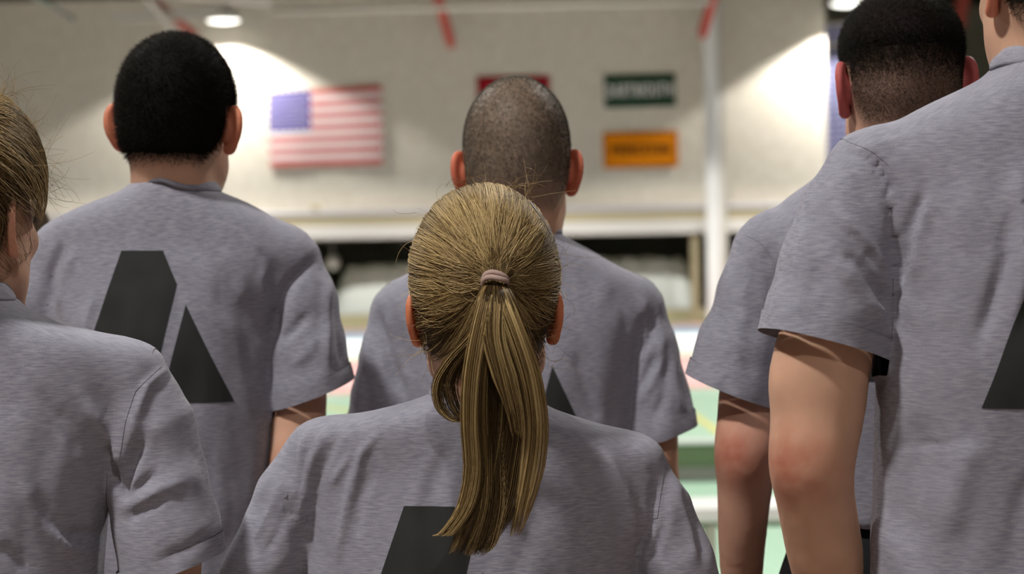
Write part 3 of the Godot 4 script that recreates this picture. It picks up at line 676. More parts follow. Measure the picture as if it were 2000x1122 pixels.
	all.append({
		"x": 0.5113,
		"z": -2.8,
		"neck": 1.5711,
		"deep": 1.02,
		"cell": 0.0058,
		"hole": [0.066, 0.072, 0.008],
		"letter_sign": -1,
		"hip": 0.172,
		"creases": [[[[-0.2049, 1.4382], [-0.211, 1.3863], [-0.2169, 1.3084]], 0.0068, 0.00413], [[[-0.1854, 1.4378], [-0.1796, 1.3987], [-0.177, 1.3597]], 0.0051, -0.00495], [[[-0.1717, 1.4766], [-0.1659, 1.4375], [-0.1633, 1.3984]], 0.00567, 0.00413], [[[-0.2387, 1.3607], [-0.2525, 1.3155], [-0.2628, 1.2831]], 0.0068, -0.00247]],
		"letter": [[[-0.0936, 1.2654], [0.0161, 1.2635], [0.0548, 1.4223], [0.0362, 1.4682], [-0.0203, 1.4691]], [[0.0306, 1.2626], [0.1265, 1.2609], [0.0667, 1.3952]]],
		"rows": [[1.5911, -0.057, 0.0577], [1.5797, -0.0598, 0.0601], [1.5711, -0.0653, 0.0653], [1.5611, -0.0748, 0.0745], [1.5478, -0.0857, 0.0849], [1.5311, -0.1047, 0.1033], [1.5145, -0.1256, 0.1237], [1.4945, -0.1533, 0.1506], [1.4745, -0.1763, 0.173], [1.4545, -0.1913, 0.1873], [1.4345, -0.197, 0.1923], [1.4078, -0.1922, 0.1865], [1.3679, -0.1782, 0.1711], [1.3145, -0.1691, 0.1602], [1.2478, -0.1656, 0.1543], [1.1679, -0.163, 0.1489], [1.0878, -0.1617, 0.1449], [1.0478, -0.1611, 0.1428], [0.9546, -0.1614, 0.1399], [0.8212, -0.1677, 0.1416]],
		"waist": 1.0766,
		"sleeves": [{"side": -1, "bones": [[-0.1759, 1.4242, -0.012, 0.048], [-0.197, 1.3645, -0.012, 0.05], [-0.2127, 1.3048, -0.012, 0.058], [-0.2236, 1.255, -0.012, 0.062], [-0.2311, 1.2051, -0.012, 0.063]], "seam": [[1.4646, -0.2019], [1.4528, -0.2101], [1.4411, -0.1903], [1.4175, -0.174], [1.3839, -0.1646], [1.3439, -0.164]], "armpit": 1.3573, "hem": [-0.229, 1.2484, 0.0], "hem_normal": [-0.3757, -0.9267, -0.05]}, {"side": 1, "bones": [[0.1759, 1.4242, -0.012, 0.048], [0.197, 1.3645, -0.012, 0.05], [0.2127, 1.3048, -0.012, 0.058], [0.2236, 1.255, -0.012, 0.062], [0.2311, 1.2051, -0.012, 0.063]], "seam": [[1.4646, 0.2019], [1.4528, 0.2101], [1.4411, 0.1903], [1.4175, 0.174], [1.3839, 0.1646], [1.3439, 0.164]], "armpit": 1.3573, "hem": [0.229, 1.2484, 0.0], "hem_normal": [0.3757, -0.9267, -0.05]}],
		"arms": [{"side": -1, "joints": [[-0.1831, 1.3976, -0.012, 0.034], [-0.2029, 1.2513, -0.012, 0.0385], [-0.209, 1.1714, 0.0, 0.0385], [-0.2122, 1.1047, -0.012, 0.034], [-0.214, 1.0381, -0.03, 0.03], [-0.211, 0.9447, -0.07, 0.024]], "elbow": [-0.2217, 1.1682, 0.022]}, {"side": 1, "joints": [[0.1831, 1.3976, -0.012, 0.034], [0.2029, 1.2513, -0.012, 0.0385], [0.209, 1.1714, 0.0, 0.0385], [0.2122, 1.1047, -0.012, 0.034], [0.214, 1.0381, -0.03, 0.03], [0.211, 0.9447, -0.07, 0.024]], "elbow": [0.2217, 1.1682, 0.022]}],
		"skin": [0.5, 0.28, 0.2],
		"ear": [0.42, 0.1, 0.095],
		"seed": 5,
		"head": {"at": [-0.0008, 1.6398, 0.0], "hw": 0.0735, "top": 0.121, "size": 1.04, "neck": 0.062, "neck_z": 0.006, "drop": 0.09, "yaw": 0.05, "pitch": 0, "roll": 0.03, "ear_x": 0.0725, "ear_y": 0.0, "ear_z": 0.004, "ear_size": 1.02, "ear_swing": [0.42, 0.42]},
		"hair": {"kind": "short", "soft": 0.03, "comb": [0, -0.25, 0.1], "under": 0.35, "stand": 1.0, "mess": 0.5, "scalp": [0.085, 0.058, 0.044], "color": [0.012, 0.01, 0.008], "line": [[0.12, 0.075], [0.085, 0.075], [0.05, 0.02], [0.0, 0.0], [-0.03, -0.02], [-0.055, -0.055], [-0.12, -0.055]], "fade": [0.0, 0.075, 0.0], "low": 0.8, "short": 0.0014, "long": 0.0125, "count": 44000, "thick": 0.0003},
		"label": "person with a black crop fading to stubble and dark pink ears",
	})
	all.append({
		"x": 0.5724,
		"z": -2.2703,
		"neck": 1.6119,
		"deep": 1.12,
		"cell": 0.005,
		"hole": [0.067, 0.072, 0.006],
		"letter_sign": -1,
		"hip": 0.18,
		"creases": [[[[-0.2226, 1.5414], [-0.1946, 1.5231], [-0.182, 1.4982], [-0.1775, 1.452], [-0.172, 1.4084], [-0.1742, 1.3749]], 0.00322, -0.00743], [[[-0.2327, 1.476], [-0.2101, 1.4489], [-0.1922, 1.4224], [-0.1764, 1.3949]], 0.00551, 0.00743], [[[-0.2365, 1.4352], [-0.2138, 1.4175], [-0.1912, 1.391], [-0.18, 1.3698]], 0.00505, -0.0066], [[[-0.2076, 1.4384], [-0.1949, 1.4198], [-0.1805, 1.4023]], 0.00368, -0.0066], [[[-0.2471, 1.4286], [-0.2214, 1.402], [-0.1983, 1.3754], [-0.1803, 1.3541]], 0.00643, 0.00413], [[[-0.1516, 1.4945], [-0.1655, 1.4518], [-0.1705, 1.4063]], 0.00505, -0.0066], [[[-0.1439, 1.4897], [-0.1551, 1.448], [-0.1612, 1.3957]], 0.00643, 0.00413], [[[-0.0612, 1.5134], [-0.0551, 1.4729], [-0.0574, 1.4033], [-0.0704, 1.3459]], 0.00643, 0.00743], [[[-0.0707, 1.4779], [-0.0743, 1.4256], [-0.0898, 1.375], [-0.1021, 1.3318]], 0.00735, -0.0066], [[[-0.1041, 1.2448], [-0.1158, 1.2089], [-0.1231, 1.1776], [-0.125, 1.1283]], 0.01378, 0.00693], [[[-0.1556, 1.2698], [-0.1617, 1.2175], [-0.1679, 1.1653], [-0.1636, 1.1128]], 0.01562, -0.0066], [[[-0.183, 1.2284], [-0.1562, 1.2311], [-0.1132, 1.2371]], 0.0023, -0.0033], [[[-0.2085, 1.538], [-0.1927, 1.5414], [-0.1611, 1.5518]], 0.00368, 0.00247], [[[-0.2699, 1.4709], [-0.2656, 1.4185], [-0.2742, 1.3767]], 0.00551, 0.0033]],
		"letter": [[[-0.0986, 1.2717], [0.0146, 1.2698], [0.0545, 1.4335], [0.0354, 1.4808], [-0.023, 1.4819]], [[0.0295, 1.2688], [0.1284, 1.2671], [0.0668, 1.4055]]],
		"rows": [[1.6293, -0.0591, 0.0598], [1.6211, -0.0615, 0.0618], [1.613, -0.0692, 0.0692], [1.6076, -0.0811, 0.081], [1.5995, -0.0997, 0.0992], [1.5914, -0.1182, 0.1175], [1.5806, -0.1411, 0.14], [1.5697, -0.1629, 0.1614], [1.559, -0.1825, 0.1807], [1.5482, -0.1957, 0.1935], [1.5373, -0.2013, 0.1987], [1.5211, -0.2016, 0.1984], [1.4995, -0.1976, 0.1937], [1.4671, -0.1928, 0.1877], [1.4239, -0.187, 0.1805], [1.3806, -0.1824, 0.1743], [1.3266, -0.1823, 0.1723], [1.2617, -0.1866, 0.1744], [1.2077, -0.1897, 0.1756], [1.1537, -0.1928, 0.1768], [1.0877, -0.1961, 0.1778], [1.0185, -0.1979, 0.1772], [0.8834, -0.203, 0.1775]],
		"waist": 1.06,
		"sleeves": [{"side": -1, "bones": [[-0.1931, 1.511, -0.01, 0.047], [-0.2119, 1.4599, -0.006, 0.056], [-0.2262, 1.4115, -0.004, 0.064], [-0.2368, 1.3631, -0.004, 0.069], [-0.2468, 1.32, -0.004, 0.071], [-0.2545, 1.2769, -0.004, 0.071]], "seam": [[1.5564, -0.2237], [1.5471, -0.2179], [1.5354, -0.197], [1.5216, -0.1821], [1.4998, -0.1706], [1.4645, -0.1653], [1.4266, -0.1633], [1.3942, -0.1617]], "armpit": 1.405, "hem": [-0.2502, 1.3352, 0.0], "hem_normal": [-0.2714, -0.9625, 0.1]}, {"side": 1, "bones": [[0.1931, 1.511, -0.01, 0.047], [0.2119, 1.4599, -0.006, 0.056], [0.2262, 1.4115, -0.004, 0.064], [0.2368, 1.3631, -0.004, 0.069], [0.2468, 1.32, -0.004, 0.071], [0.2545, 1.2769, -0.004, 0.071]], "seam": [[1.5564, 0.2237], [1.5471, 0.2179], [1.5354, 0.197], [1.5216, 0.1821], [1.4998, 0.1706], [1.4645, 0.1653], [1.4266, 0.1633], [1.3942, 0.1617]], "armpit": 1.405, "hem": [0.2502, 1.3352, 0.0], "hem_normal": [0.2714, -0.9625, 0.1]}],
		"arms": [{"side": -1, "joints": [[-0.1979, 1.4867, -0.01, 0.04], [-0.2451, 1.32, -0.004, 0.0515], [-0.2509, 1.266, -0.004, 0.0488], [-0.2567, 1.2174, 0.0, 0.0438], [-0.2561, 1.185, -0.006, 0.0412], [-0.2452, 1.1307, -0.03, 0.0402], [-0.2362, 1.0873, -0.05, 0.038], [-0.2186, 0.9789, -0.11, 0.027]], "elbow": [-0.2752, 1.2096, 0.022]}, {"side": 1, "joints": [[0.1979, 1.4867, -0.01, 0.04], [0.2451, 1.32, -0.004, 0.0515], [0.2509, 1.266, -0.004, 0.0488], [0.2567, 1.2174, 0.0, 0.0438], [0.2561, 1.185, -0.006, 0.0412], [0.2452, 1.1307, -0.03, 0.0402], [0.2362, 1.0873, -0.05, 0.038], [0.2186, 0.9789, -0.11, 0.027]], "elbow": [0.2752, 1.2096, 0.022]}],
		"skin": [0.54, 0.315, 0.215],
		"ear": [0.52, 0.19, 0.11],
		"seed": 6,
		"head": {"at": [0.0082, 1.7102, 0.0], "hw": 0.0775, "top": 0.13, "size": 1.04, "neck": 0.062, "neck_z": 0.004, "drop": 0.1, "yaw": 0.16, "pitch": 0, "roll": 0, "ear_x": 0.0735, "ear_y": 0.0, "ear_z": 0.004, "ear_size": 1.0, "ear_swing": [0.35, 0.5]},
		"hair": {"kind": "short", "soft": 0.008, "comb": [0, -0.25, 0.1], "under": 0.5, "stand": 1.0, "mess": 0.4, "scalp": [0.2, 0.13, 0.09], "color": [0.03, 0.022, 0.016], "line": [[0.12, 0.075], [0.085, 0.075], [0.05, 0.02], [0.0, 0.0], [-0.03, -0.02], [-0.055, -0.075], [-0.12, -0.075]], "fade": [-0.07, 0.0, 0], "low": 0.25, "short": 0.002, "long": 0.011, "count": 9000, "thick": 0.0005},
		"label": "tall broad person with a bare arm and a red elbow beside the dark pink ears",
	})
	all.append({
		"x": -0.9246,
		"z": -3.8889,
		"neck": 1.3458,
		"deep": 1.0,
		"cell": 0.009,
		"hole": [0.058, 0.064, 0.006],
		"letter_sign": -1,
		"hip": 0.172,
		"creases": [],
		"letter": [],
		"rows": [[1.3643, -0.0515, 0.0522], [1.3504, -0.0555, 0.0556], [1.3411, -0.0815, 0.0814], [1.3226, -0.1282, 0.1274], [1.3041, -0.1655, 0.1641], [1.281, -0.1891, 0.1868], [1.2347, -0.1852, 0.1814], [1.1606, -0.168, 0.1616], [0.994, -0.157, 0.1448], [0.7163, -0.1619, 0.1399]],
		"waist": 0.95,
		"sleeves": [{"side": -1, "bones": [[-0.163, 1.241, -0.012, 0.045], [-0.1804, 1.1759, -0.012, 0.05], [-0.1899, 1.0831, -0.012, 0.054], [-0.1942, 1.009, -0.012, 0.055]], "seam": [[1.2962, -0.1871], [1.2683, -0.1931], [1.213, -0.1764], [1.1761, -0.1693]], "armpit": 1.1853, "hem": [-0.1926, 1.0808, 0.0], "hem_normal": [-0.2049, -0.9788, 0.0]}, {"side": 1, "bones": [[0.163, 1.241, -0.012, 0.045], [0.1804, 1.1759, -0.012, 0.05], [0.1899, 1.0831, -0.012, 0.054], [0.1942, 1.009, -0.012, 0.055]], "seam": [[1.2962, 0.1871], [1.2683, 0.1931], [1.213, 0.1764], [1.1761, 0.1693]], "armpit": 1.1853, "hem": [0.1926, 1.0808, 0.0], "hem_normal": [0.2049, -0.9788, 0.0]}],
		"arms": [{"side": -1, "joints": [[-0.1719, 1.2224, -0.012, 0.034], [-0.1857, 1.0554, -0.012, 0.036], [-0.1878, 0.9628, 0.0, 0.036], [-0.1883, 0.8887, -0.02, 0.036], [-0.1873, 0.722, -0.07, 0.025]], "elbow": [-0.1915, 0.9627, 0.02]}, {"side": 1, "joints": [[0.1719, 1.2224, -0.012, 0.034], [0.1857, 1.0554, -0.012, 0.036], [0.1878, 0.9628, 0.0, 0.036], [0.1883, 0.8887, -0.02, 0.036], [0.1873, 0.722, -0.07, 0.025]], "elbow": [0.1915, 0.9627, 0.02]}],
		"skin": [0.53, 0.31, 0.215],
		"ear": [0.5, 0.17, 0.1],
		"seed": 7,
		"head": {"at": [0.0089, 1.4308, 0.0], "hw": 0.076, "top": 0.128, "size": 1.0, "neck": 0.05, "neck_z": 0.004, "drop": 0.09, "yaw": -0.2, "pitch": 0, "roll": 0, "ear_x": 0.07, "ear_y": 0.0, "ear_z": 0.004, "ear_size": 0.9, "ear_swing": [0.4, 0.4]},
		"hair": {"kind": "short", "soft": 0.008, "comb": [0, -0.25, 0.1], "under": 0.5, "stand": 1.0, "mess": 0.4, "scalp": [0.12, 0.08, 0.05], "color": [0.09, 0.06, 0.035], "line": [[0.12, 0.075], [0.085, 0.075], [0.05, 0.02], [0.0, 0.0], [-0.03, -0.02], [-0.055, -0.06], [-0.12, -0.06]], "fade": [-0.08, -0.03, 0], "low": 0.6, "short": 0.008, "long": 0.012, "count": 5000, "thick": 0.0006},
		"label": "person whose brown hair just shows past the messy tied-up blond hair",
	})
	return all

# ---------------------------------------------------------------- shapes: fields, surface nets, cuts
class Field:
	var kind := PackedInt32Array()
	var pa := PackedVector3Array()
	var pb := PackedVector3Array()
	var ra := PackedFloat32Array()
	var rb := PackedFloat32Array()
	var kk := PackedFloat32Array()
	var armpit := 0.0
	var top := 0.0
	var ry := 0.0
	var rn := 0
	var rxl := PackedFloat32Array()
	var rxr := PackedFloat32Array()
	var rzc := PackedFloat32Array()
	var rhd := PackedFloat32Array()
	const RD := 0.005
	var plane := {}
	var hem_at := PackedVector3Array()
	var hem_dir := PackedVector3Array()
	func add(t: int, a: Vector3, b: Vector3, r0: float, r1: float, k: float) -> void:
		kind.append(t); pa.append(a); pb.append(b); ra.append(r0); rb.append(r1); kk.append(k)
	func bone(a: Vector3, b: Vector3, r0: float, r1: float, k := 0.02) -> void:
		add(0, a, b, r0, r1, k)
	func ball(c: Vector3, r: Vector3, k := 0.02) -> void:
		add(1, c, r, minf(r.x, minf(r.y, r.z)), 0.0, k)
	func carve(c: Vector3, r: Vector3, k := 0.01) -> void:
		add(2, c, r, minf(r.x, minf(r.y, r.z)), 0.0, k)
	func sleeve_bone(a: Vector3, b: Vector3, r0: float, r1: float) -> void:
		add(4, a, b, r0, r1, 0.0)
	func one(i: int, p: Vector3) -> float:
		var t := kind[i]
		if t == 0 or t == 4:
			var a := pa[i]
			var ab := pb[i] - a
			var h := clampf((p - a).dot(ab) / ab.length_squared(), 0.0, 1.0)
			var d := (p - a - ab * h).length() - lerpf(ra[i], rb[i], h)
			return d if t == 0 else maxf(d, (p - hem_at[plane[i]]).dot(hem_dir[plane[i]]) - 0.014)
		if t == 3:
			return ring(p)
		var q := p - pa[i]
		var r := pb[i]
		var k0 := (q / r).length()
		if k0 < 0.2:
			return -ra[i] * (1.0 - k0)
		return k0 * (k0 - 1.0) / (q / (r * r)).length()
	func ring_at(y: float) -> Vector4:
		var f := clampf((y - ry) / RD, 0.0, rn - 1.001)
		var i := int(f)
		var t := f - i
		return Vector4(lerpf(rxl[i], rxl[i + 1], t), lerpf(rxr[i], rxr[i + 1], t), lerpf(rzc[i], rzc[i + 1], t), lerpf(rhd[i], rhd[i + 1], t))
	func ring(p: Vector3) -> float:
		var v := ring_at(p.y)
		var hw := (v.y - v.x) * 0.5
		var cx := (v.y + v.x) * 0.5
		var u := absf(p.x - cx) / hw
		var w := absf(p.z - v.z) / v.w
		var r := pow(pow(u, 2.35) + pow(w, 2.35), 0.42553)
		var d := (r - 1.0) * minf(hw, v.w)
		var over := p.y - (ry + RD * (rn - 1))
		if over > 0.0:
			d = maxf(d, over)
		return maxf(d, ry - p.y)
	func near(c: Vector3, half: float, from: PackedInt32Array) -> PackedInt32Array:
		var out := PackedInt32Array()
		var n := from.size()
		var ds := PackedFloat32Array()
		ds.resize(n)
		var m := 1e9
		for q in n:
			ds[q] = one(from[q], c) * (0.45 if kind[from[q]] == 3 else 1.0)      # rings measure sideways only
			if kind[from[q]] != 2:
				m = minf(m, ds[q])
		if m > half * 1.2 + 0.015 or m < -half * 1.6 - 0.06:
			return out
		for q in n:
			if ds[q] < maxf(m, 0.0) + half * 2.2 + 0.05:
				out.append(from[q])
		return out
	func value(p: Vector3, list: PackedInt32Array) -> float:
		var d := 1e3
		for i in list:
			var e := one(i, p)
			var k := kk[i]
			var t := kind[i]
			if t == 2:
				e = -e
				var h2 := maxf(k - absf(d - e), 0.0) / k
				d = maxf(d, e) + h2 * h2 * k * 0.25
				continue
			if t == 4:
				k = lerpf(0.006, 0.032, smoothstep(armpit, top, p.y))
			if d > 900.0:
				d = e
				continue
			var h := maxf(k - absf(d - e), 0.0) / k
			d = minf(d, e) - h * h * k * 0.25
		return d

class Hull:                       # an indexed surface
	var v := PackedVector3Array()
	var n := PackedVector3Array()
	var i := PackedInt32Array()
	var c := PackedColorArray()
	func normals() -> void:
		n.resize(v.size())
		n.fill(Vector3.ZERO)
		for t in range(0, i.size(), 3):
			var a := v[i[t]]
			var f := (v[i[t + 2]] - a).cross(v[i[t + 1]] - a)
			n[i[t]] += f
			n[i[t + 1]] += f
			n[i[t + 2]] += f
		for k in n.size():
			n[k] = n[k].normalized()
	func smooth(times: int, amount := 0.5) -> void:
		for z in times:
			var s := PackedVector3Array()
			s.resize(v.size())
			var w := PackedFloat32Array()
			w.resize(v.size())
			for t in range(0, i.size(), 3):
				var a := i[t]
				var b := i[t + 1]
				var d := i[t + 2]
				s[a] += v[b] + v[d]; s[b] += v[a] + v[d]; s[d] += v[a] + v[b]
				w[a] += 2.0; w[b] += 2.0; w[d] += 2.0
			for k in v.size():
				if w[k] > 0.0:
					v[k] = v[k].lerp(s[k] / w[k], amount)
	func moved(t: Transform3D) -> void:
		for k in v.size():
			v[k] = t * v[k]
	func join(o: Hull) -> void:
		var at := v.size()
		v.append_array(o.v)
		n.append_array(o.n)
		c.append_array(o.c)
		for k in o.i:
			i.append(k + at)
	func mesh() -> ArrayMesh:
		var a := []
		a.resize(Mesh.ARRAY_MAX)
		a[Mesh.ARRAY_VERTEX] = v
		a[Mesh.ARRAY_NORMAL] = n
		a[Mesh.ARRAY_INDEX] = i
		if c.size() == v.size() and c.size():
			a[Mesh.ARRAY_COLOR] = c
		var m := ArrayMesh.new()
		m.add_surface_from_arrays(Mesh.PRIMITIVE_TRIANGLES, a)
		return m

func net(f: Field, lo: Vector3, hi: Vector3, c: float) -> Hull:
	const B := 4
	var bx := int(ceil((hi.x - lo.x) / c / B))
	var by := int(ceil((hi.y - lo.y) / c / B))
	var bz := int(ceil((hi.z - lo.z) / c / B))
	var nx := bx * B
	var ny := by * B
	var nz := bz * B
	var sy := nx + 1
	var sz := (nx + 1) * (ny + 1)
	var vals := PackedFloat32Array()
	vals.resize(sz * (nz + 1))
	vals.fill(1e9)
	var vid := PackedInt32Array()
	vid.resize(nx * ny * nz)
	vid.fill(-1)
	var out := Hull.new()
	var cells := PackedInt32Array()
	var half := c * B * 0.8661
	var off := PackedInt32Array([0, 1, sy, sy + 1, sz, sz + 1, sz + sy, sz + sy + 1])
	const EA := [0, 2, 4, 6, 0, 1, 4, 5, 0, 1, 2, 3]
	const EB := [1, 3, 5, 7, 2, 3, 6, 7, 4, 5, 6, 7]
	var corner := [Vector3(0, 0, 0), Vector3(1, 0, 0), Vector3(0, 1, 0), Vector3(1, 1, 0), Vector3(0, 0, 1), Vector3(1, 0, 1), Vector3(0, 1, 1), Vector3(1, 1, 1)]
	var e := PackedFloat32Array()
	e.resize(8)
	var all := PackedInt32Array(range(f.kind.size()))
	var wide := {}
	for kz in bz:
		for ky in by:
			for kx in bx:
				var big := ((kz / 4) * 4096 + ky / 4) * 4096 + kx / 4
				if not wide.has(big):
					wide[big] = f.near(lo + Vector3(kx / 4 * 4 + 2, ky / 4 * 4 + 2, kz / 4 * 4 + 2) * (c * B), half * 4.0, all)
				var some: PackedInt32Array = wide[big]
				if some.is_empty():
					continue
				var mid := lo + Vector3(kx + 0.5, ky + 0.5, kz + 0.5) * (c * B)
				var list := f.near(mid, half, some)
				if list.is_empty():
					continue
				for z in range(kz * B, kz * B + B + 1):
					for y in range(ky * B, ky * B + B + 1):
						for x in range(kx * B, kx * B + B + 1):
							var at := z * sz + y * sy + x
							if vals[at] > 1e8:
								vals[at] = f.value(lo + Vector3(x, y, z) * c, list)
				for z in range(kz * B, kz * B + B):
					for y in range(ky * B, ky * B + B):
						for x in range(kx * B, kx * B + B):
							var at := z * sz + y * sy + x
							var neg := 0
							for k in 8:
								e[k] = vals[at + off[k]]
								if e[k] < 0.0:
									neg += 1
							if neg == 0 or neg == 8:
								continue
							var sum := Vector3.ZERO
							var cnt := 0
							for k in 12:
								var a := e[EA[k]]
								var b := e[EB[k]]
								if (a < 0.0) != (b < 0.0):
									sum += corner[EA[k]].lerp(corner[EB[k]], a / (a - b))
									cnt += 1
							vid[(z * ny + y) * nx + x] = out.v.size()
							out.v.append(lo + (Vector3(x, y, z) + sum / cnt) * c)
							cells.append(x); cells.append(y); cells.append(z)
	for m in range(0, cells.size(), 3):
		var x := cells[m]
		var y := cells[m + 1]
		var z := cells[m + 2]
		var at := z * sz + y * sy + x
		var inside := vals[at] < 0.0
		var id := (z * ny + y) * nx + x
		if y > 0 and z > 0 and (vals[at + 1] < 0.0) != inside:
			quad(out, vid[id - nx * ny - nx], vid[id - nx * ny], vid[id], vid[id - nx], inside)
		if x > 0 and z > 0 and (vals[at + sy] < 0.0) != inside:
			quad(out, vid[id - nx * ny - 1], vid[id - 1], vid[id], vid[id - nx * ny], inside)
		if x > 0 and y > 0 and (vals[at + sz] < 0.0) != inside:
			quad(out, vid[id - nx - 1], vid[id - nx], vid[id], vid[id - 1], inside)
	return out

func quad(s: Hull, a: int, b: int, c: int, d: int, keep: bool) -> void:
	if a < 0 or b < 0 or c < 0 or d < 0:
		return
	if keep:
		s.i.append_array(PackedInt32Array([a, c, b, a, d, c]))
	else:
		s.i.append_array(PackedInt32Array([a, b, c, a, c, d]))

class Soup:                       # loose triangles: places, normals and two scratch numbers
	var p := PackedVector3Array()
	var n := PackedVector3Array()
	func put(a: Vector3, an: Vector3, b: Vector3, bn: Vector3, c: Vector3, cn: Vector3) -> void:
		p.append(a); p.append(b); p.append(c)
		n.append(an); n.append(bn); n.append(cn)
	func mesh() -> ArrayMesh:
		var a := []
		a.resize(Mesh.ARRAY_MAX)
		a[Mesh.ARRAY_VERTEX] = p
		a[Mesh.ARRAY_NORMAL] = n
		var st := SurfaceTool.new()
		st.create_from_arrays(a)
		st.index()
		return st.commit()
	func grown(by: float) -> void:
		for k in p.size():
			p[k] += n[k] * by

func parted(s: Soup, w: PackedFloat32Array) -> Array:      # [where w < 0, where w > 0], cut along w = 0
	var lo := Soup.new()
	var hi := Soup.new()
	for t in range(0, s.p.size(), 3):
		var m := 0
		for k in 3:
			if w[t + k] > 0.0:
				m += 1
		if m == 0 or m == 3:
			var o := hi if m == 3 else lo
			o.put(s.p[t], s.n[t], s.p[t + 1], s.n[t + 1], s.p[t + 2], s.n[t + 2])
			continue
		var lone := 0
		for k in 3:
			if (w[t + k] > 0.0) == (m == 1):
				lone = k
		var a := t + lone
		var b := t + (lone + 1) % 3
		var c := t + (lone + 2) % 3
		var u := w[a] / (w[a] - w[b])
		var v := w[a] / (w[a] - w[c])
		var pu := s.p[a].lerp(s.p[b], u)
		var nu := s.n[a].lerp(s.n[b], u).normalized()
		var pv := s.p[a].lerp(s.p[c], v)
		var nv := s.n[a].lerp(s.n[c], v).normalized()
		var one := hi if m == 1 else lo
		var two := lo if m == 1 else hi
		one.put(s.p[a], s.n[a], pu, nu, pv, nv)
		two.put(pu, nu, s.p[b], s.n[b], s.p[c], s.n[c])
		two.put(pu, nu, s.p[c], s.n[c], pv, nv)
	return [lo, hi]

func soup_of(s: Hull) -> Soup:
	var o := Soup.new()
	o.p.resize(s.i.size())
	o.n.resize(s.i.size())
	for k in s.i.size():
		o.p[k] = s.v[s.i[k]]
		o.n[k] = s.n[s.i[k]]
	return o

class Strands:                    # many thin three-sided tapering hairs
	var v := PackedVector3Array()
	var n := PackedVector3Array()
	var c := PackedColorArray()
	var i := PackedInt32Array()
	func hair(pts: PackedVector3Array, r0: float, r1: float, col: Color, col1: Color) -> void:
		var m := pts.size()
		var at := v.size()
		for k in m:
			var t := (pts[mini(k + 1, m - 1)] - pts[maxi(k - 1, 0)]).normalized()
			var s := t.cross(Vector3(0.31, 0.17, 0.93)).normalized()
			var u := t.cross(s)
			var f := float(k) / (m - 1)
			var r := lerpf(r0, r1, f)
			var cc := col.lerp(col1, f)
			for q in 3:
				var a := q * TAU / 3.0
				var d := s * cos(a) + u * sin(a)
				v.append(pts[k] + d * r)
				n.append(d)
				c.append(cc)
		for k in m - 1:
			var b := at + k * 3
			for q in 3:
				var q2 := (q + 1) % 3
				i.append_array(PackedInt32Array([b + q, b + 3 + q, b + q2, b + q2, b + 3 + q, b + 3 + q2]))
	func spike(p: Vector3, q: Vector3, r: float, col: Color, col1: Color) -> void:
		var t := (q - p).normalized()
		var s := t.cross(Vector3(0.31, 0.17, 0.93)).normalized()
		var u := t.cross(s)
		var at := v.size()
		for k in 3:
			var a := k * TAU / 3.0
			var d := s * cos(a) + u * sin(a)
			v.append(p + d * r); n.append(d); c.append(col)
		v.append(q); n.append(t); c.append(col1)
		i.append_array(PackedInt32Array([at, at + 3, at + 1, at + 1, at + 3, at + 2, at + 2, at + 3, at]))
	func mesh() -> ArrayMesh:
		var a := []
		a.resize(Mesh.ARRAY_MAX)
		a[Mesh.ARRAY_VERTEX] = v
		a[Mesh.ARRAY_NORMAL] = n
		a[Mesh.ARRAY_COLOR] = c
		a[Mesh.ARRAY_INDEX] = i
		var m := ArrayMesh.new()
		m.add_surface_from_arrays(Mesh.PRIMITIVE_TRIANGLES, a)
		return m

func curve_points(pts: Array, n: int) -> PackedVector3Array:      # a smooth line through the points
	var out := PackedVector3Array()
	var m := pts.size()
	for k in n:
		var f := float(k) / (n - 1) * (m - 1)
		var j := mini(int(f), m - 2)
		var a: Vector3 = pts[j]
		var b: Vector3 = pts[j + 1]
		var p0: Vector3 = pts[j - 1] if j > 0 else a * 2.0 - b
		var p3: Vector3 = pts[j + 2] if j + 2 < m else b * 2.0 - a
		out.append(a.cubic_interpolate(b, p0, p3, f - j))
	return out

# ---------------------------------------------------------------- people
func v3(a: Array) -> Vector3:
	return Vector3(a[0], a[1], a[2])

func table(rows: Array, y: float, col: int) -> float:      # rows sorted from high to low
	if y >= rows[0][0]:
		return rows[0][col]
	for k in rows.size() - 1:
		if y >= rows[k + 1][0]:
			return lerpf(rows[k + 1][col], rows[k][col], (y - rows[k + 1][0]) / (rows[k][0] - rows[k + 1][0]))
	return rows[-1][col]

const DEPTH := [[0.05, 0.004, 0.060], [0.02, 0.003, 0.066], [0.0, 0.0, 0.075], [-0.03, -0.006, 0.085], [-0.07, -0.014, 0.095], [-0.13, -0.018, 0.108], [-0.2, -0.018, 0.116], [-0.3, -0.018, 0.113], [-0.4, -0.018, 0.102], [-0.5, -0.018, 0.098], [-0.8, -0.018, 0.1]]

func torso_rings(f: Field, s: Dictionary) -> void:
	var rows: Array = s.rows
	var hi: float = rows[0][0]
	var lo: float = s.waist
	var n := int((hi - lo) / Field.RD) + 1
	f.ry = lo
	f.rn = n
	for k in n:
		var y := lo + k * Field.RD
		var e := y - float(s.neck)
		f.rxl.append(table(rows, y, 1))
		f.rxr.append(table(rows, y, 2))
		f.rzc.append(table(DEPTH, e, 1))
		f.rhd.append(table(DEPTH, e, 2) * s.deep)
	for z in 3:
		for a: PackedFloat32Array in [f.rxl, f.rxr, f.rzc, f.rhd]:
			var b := a.duplicate()
			for k in range(1, n - 1):
				a[k] = (b[k - 1] + 2.0 * b[k] + b[k + 1]) * 0.25
	f.kind.append(3); f.pa.append(Vector3.ZERO); f.pb.append(Vector3.ONE); f.ra.append(0.05); f.rb.append(0.0); f.kk.append(0.01)

func seam_x(seam: Array, y: float) -> float:
	return table(seam, y, 1)

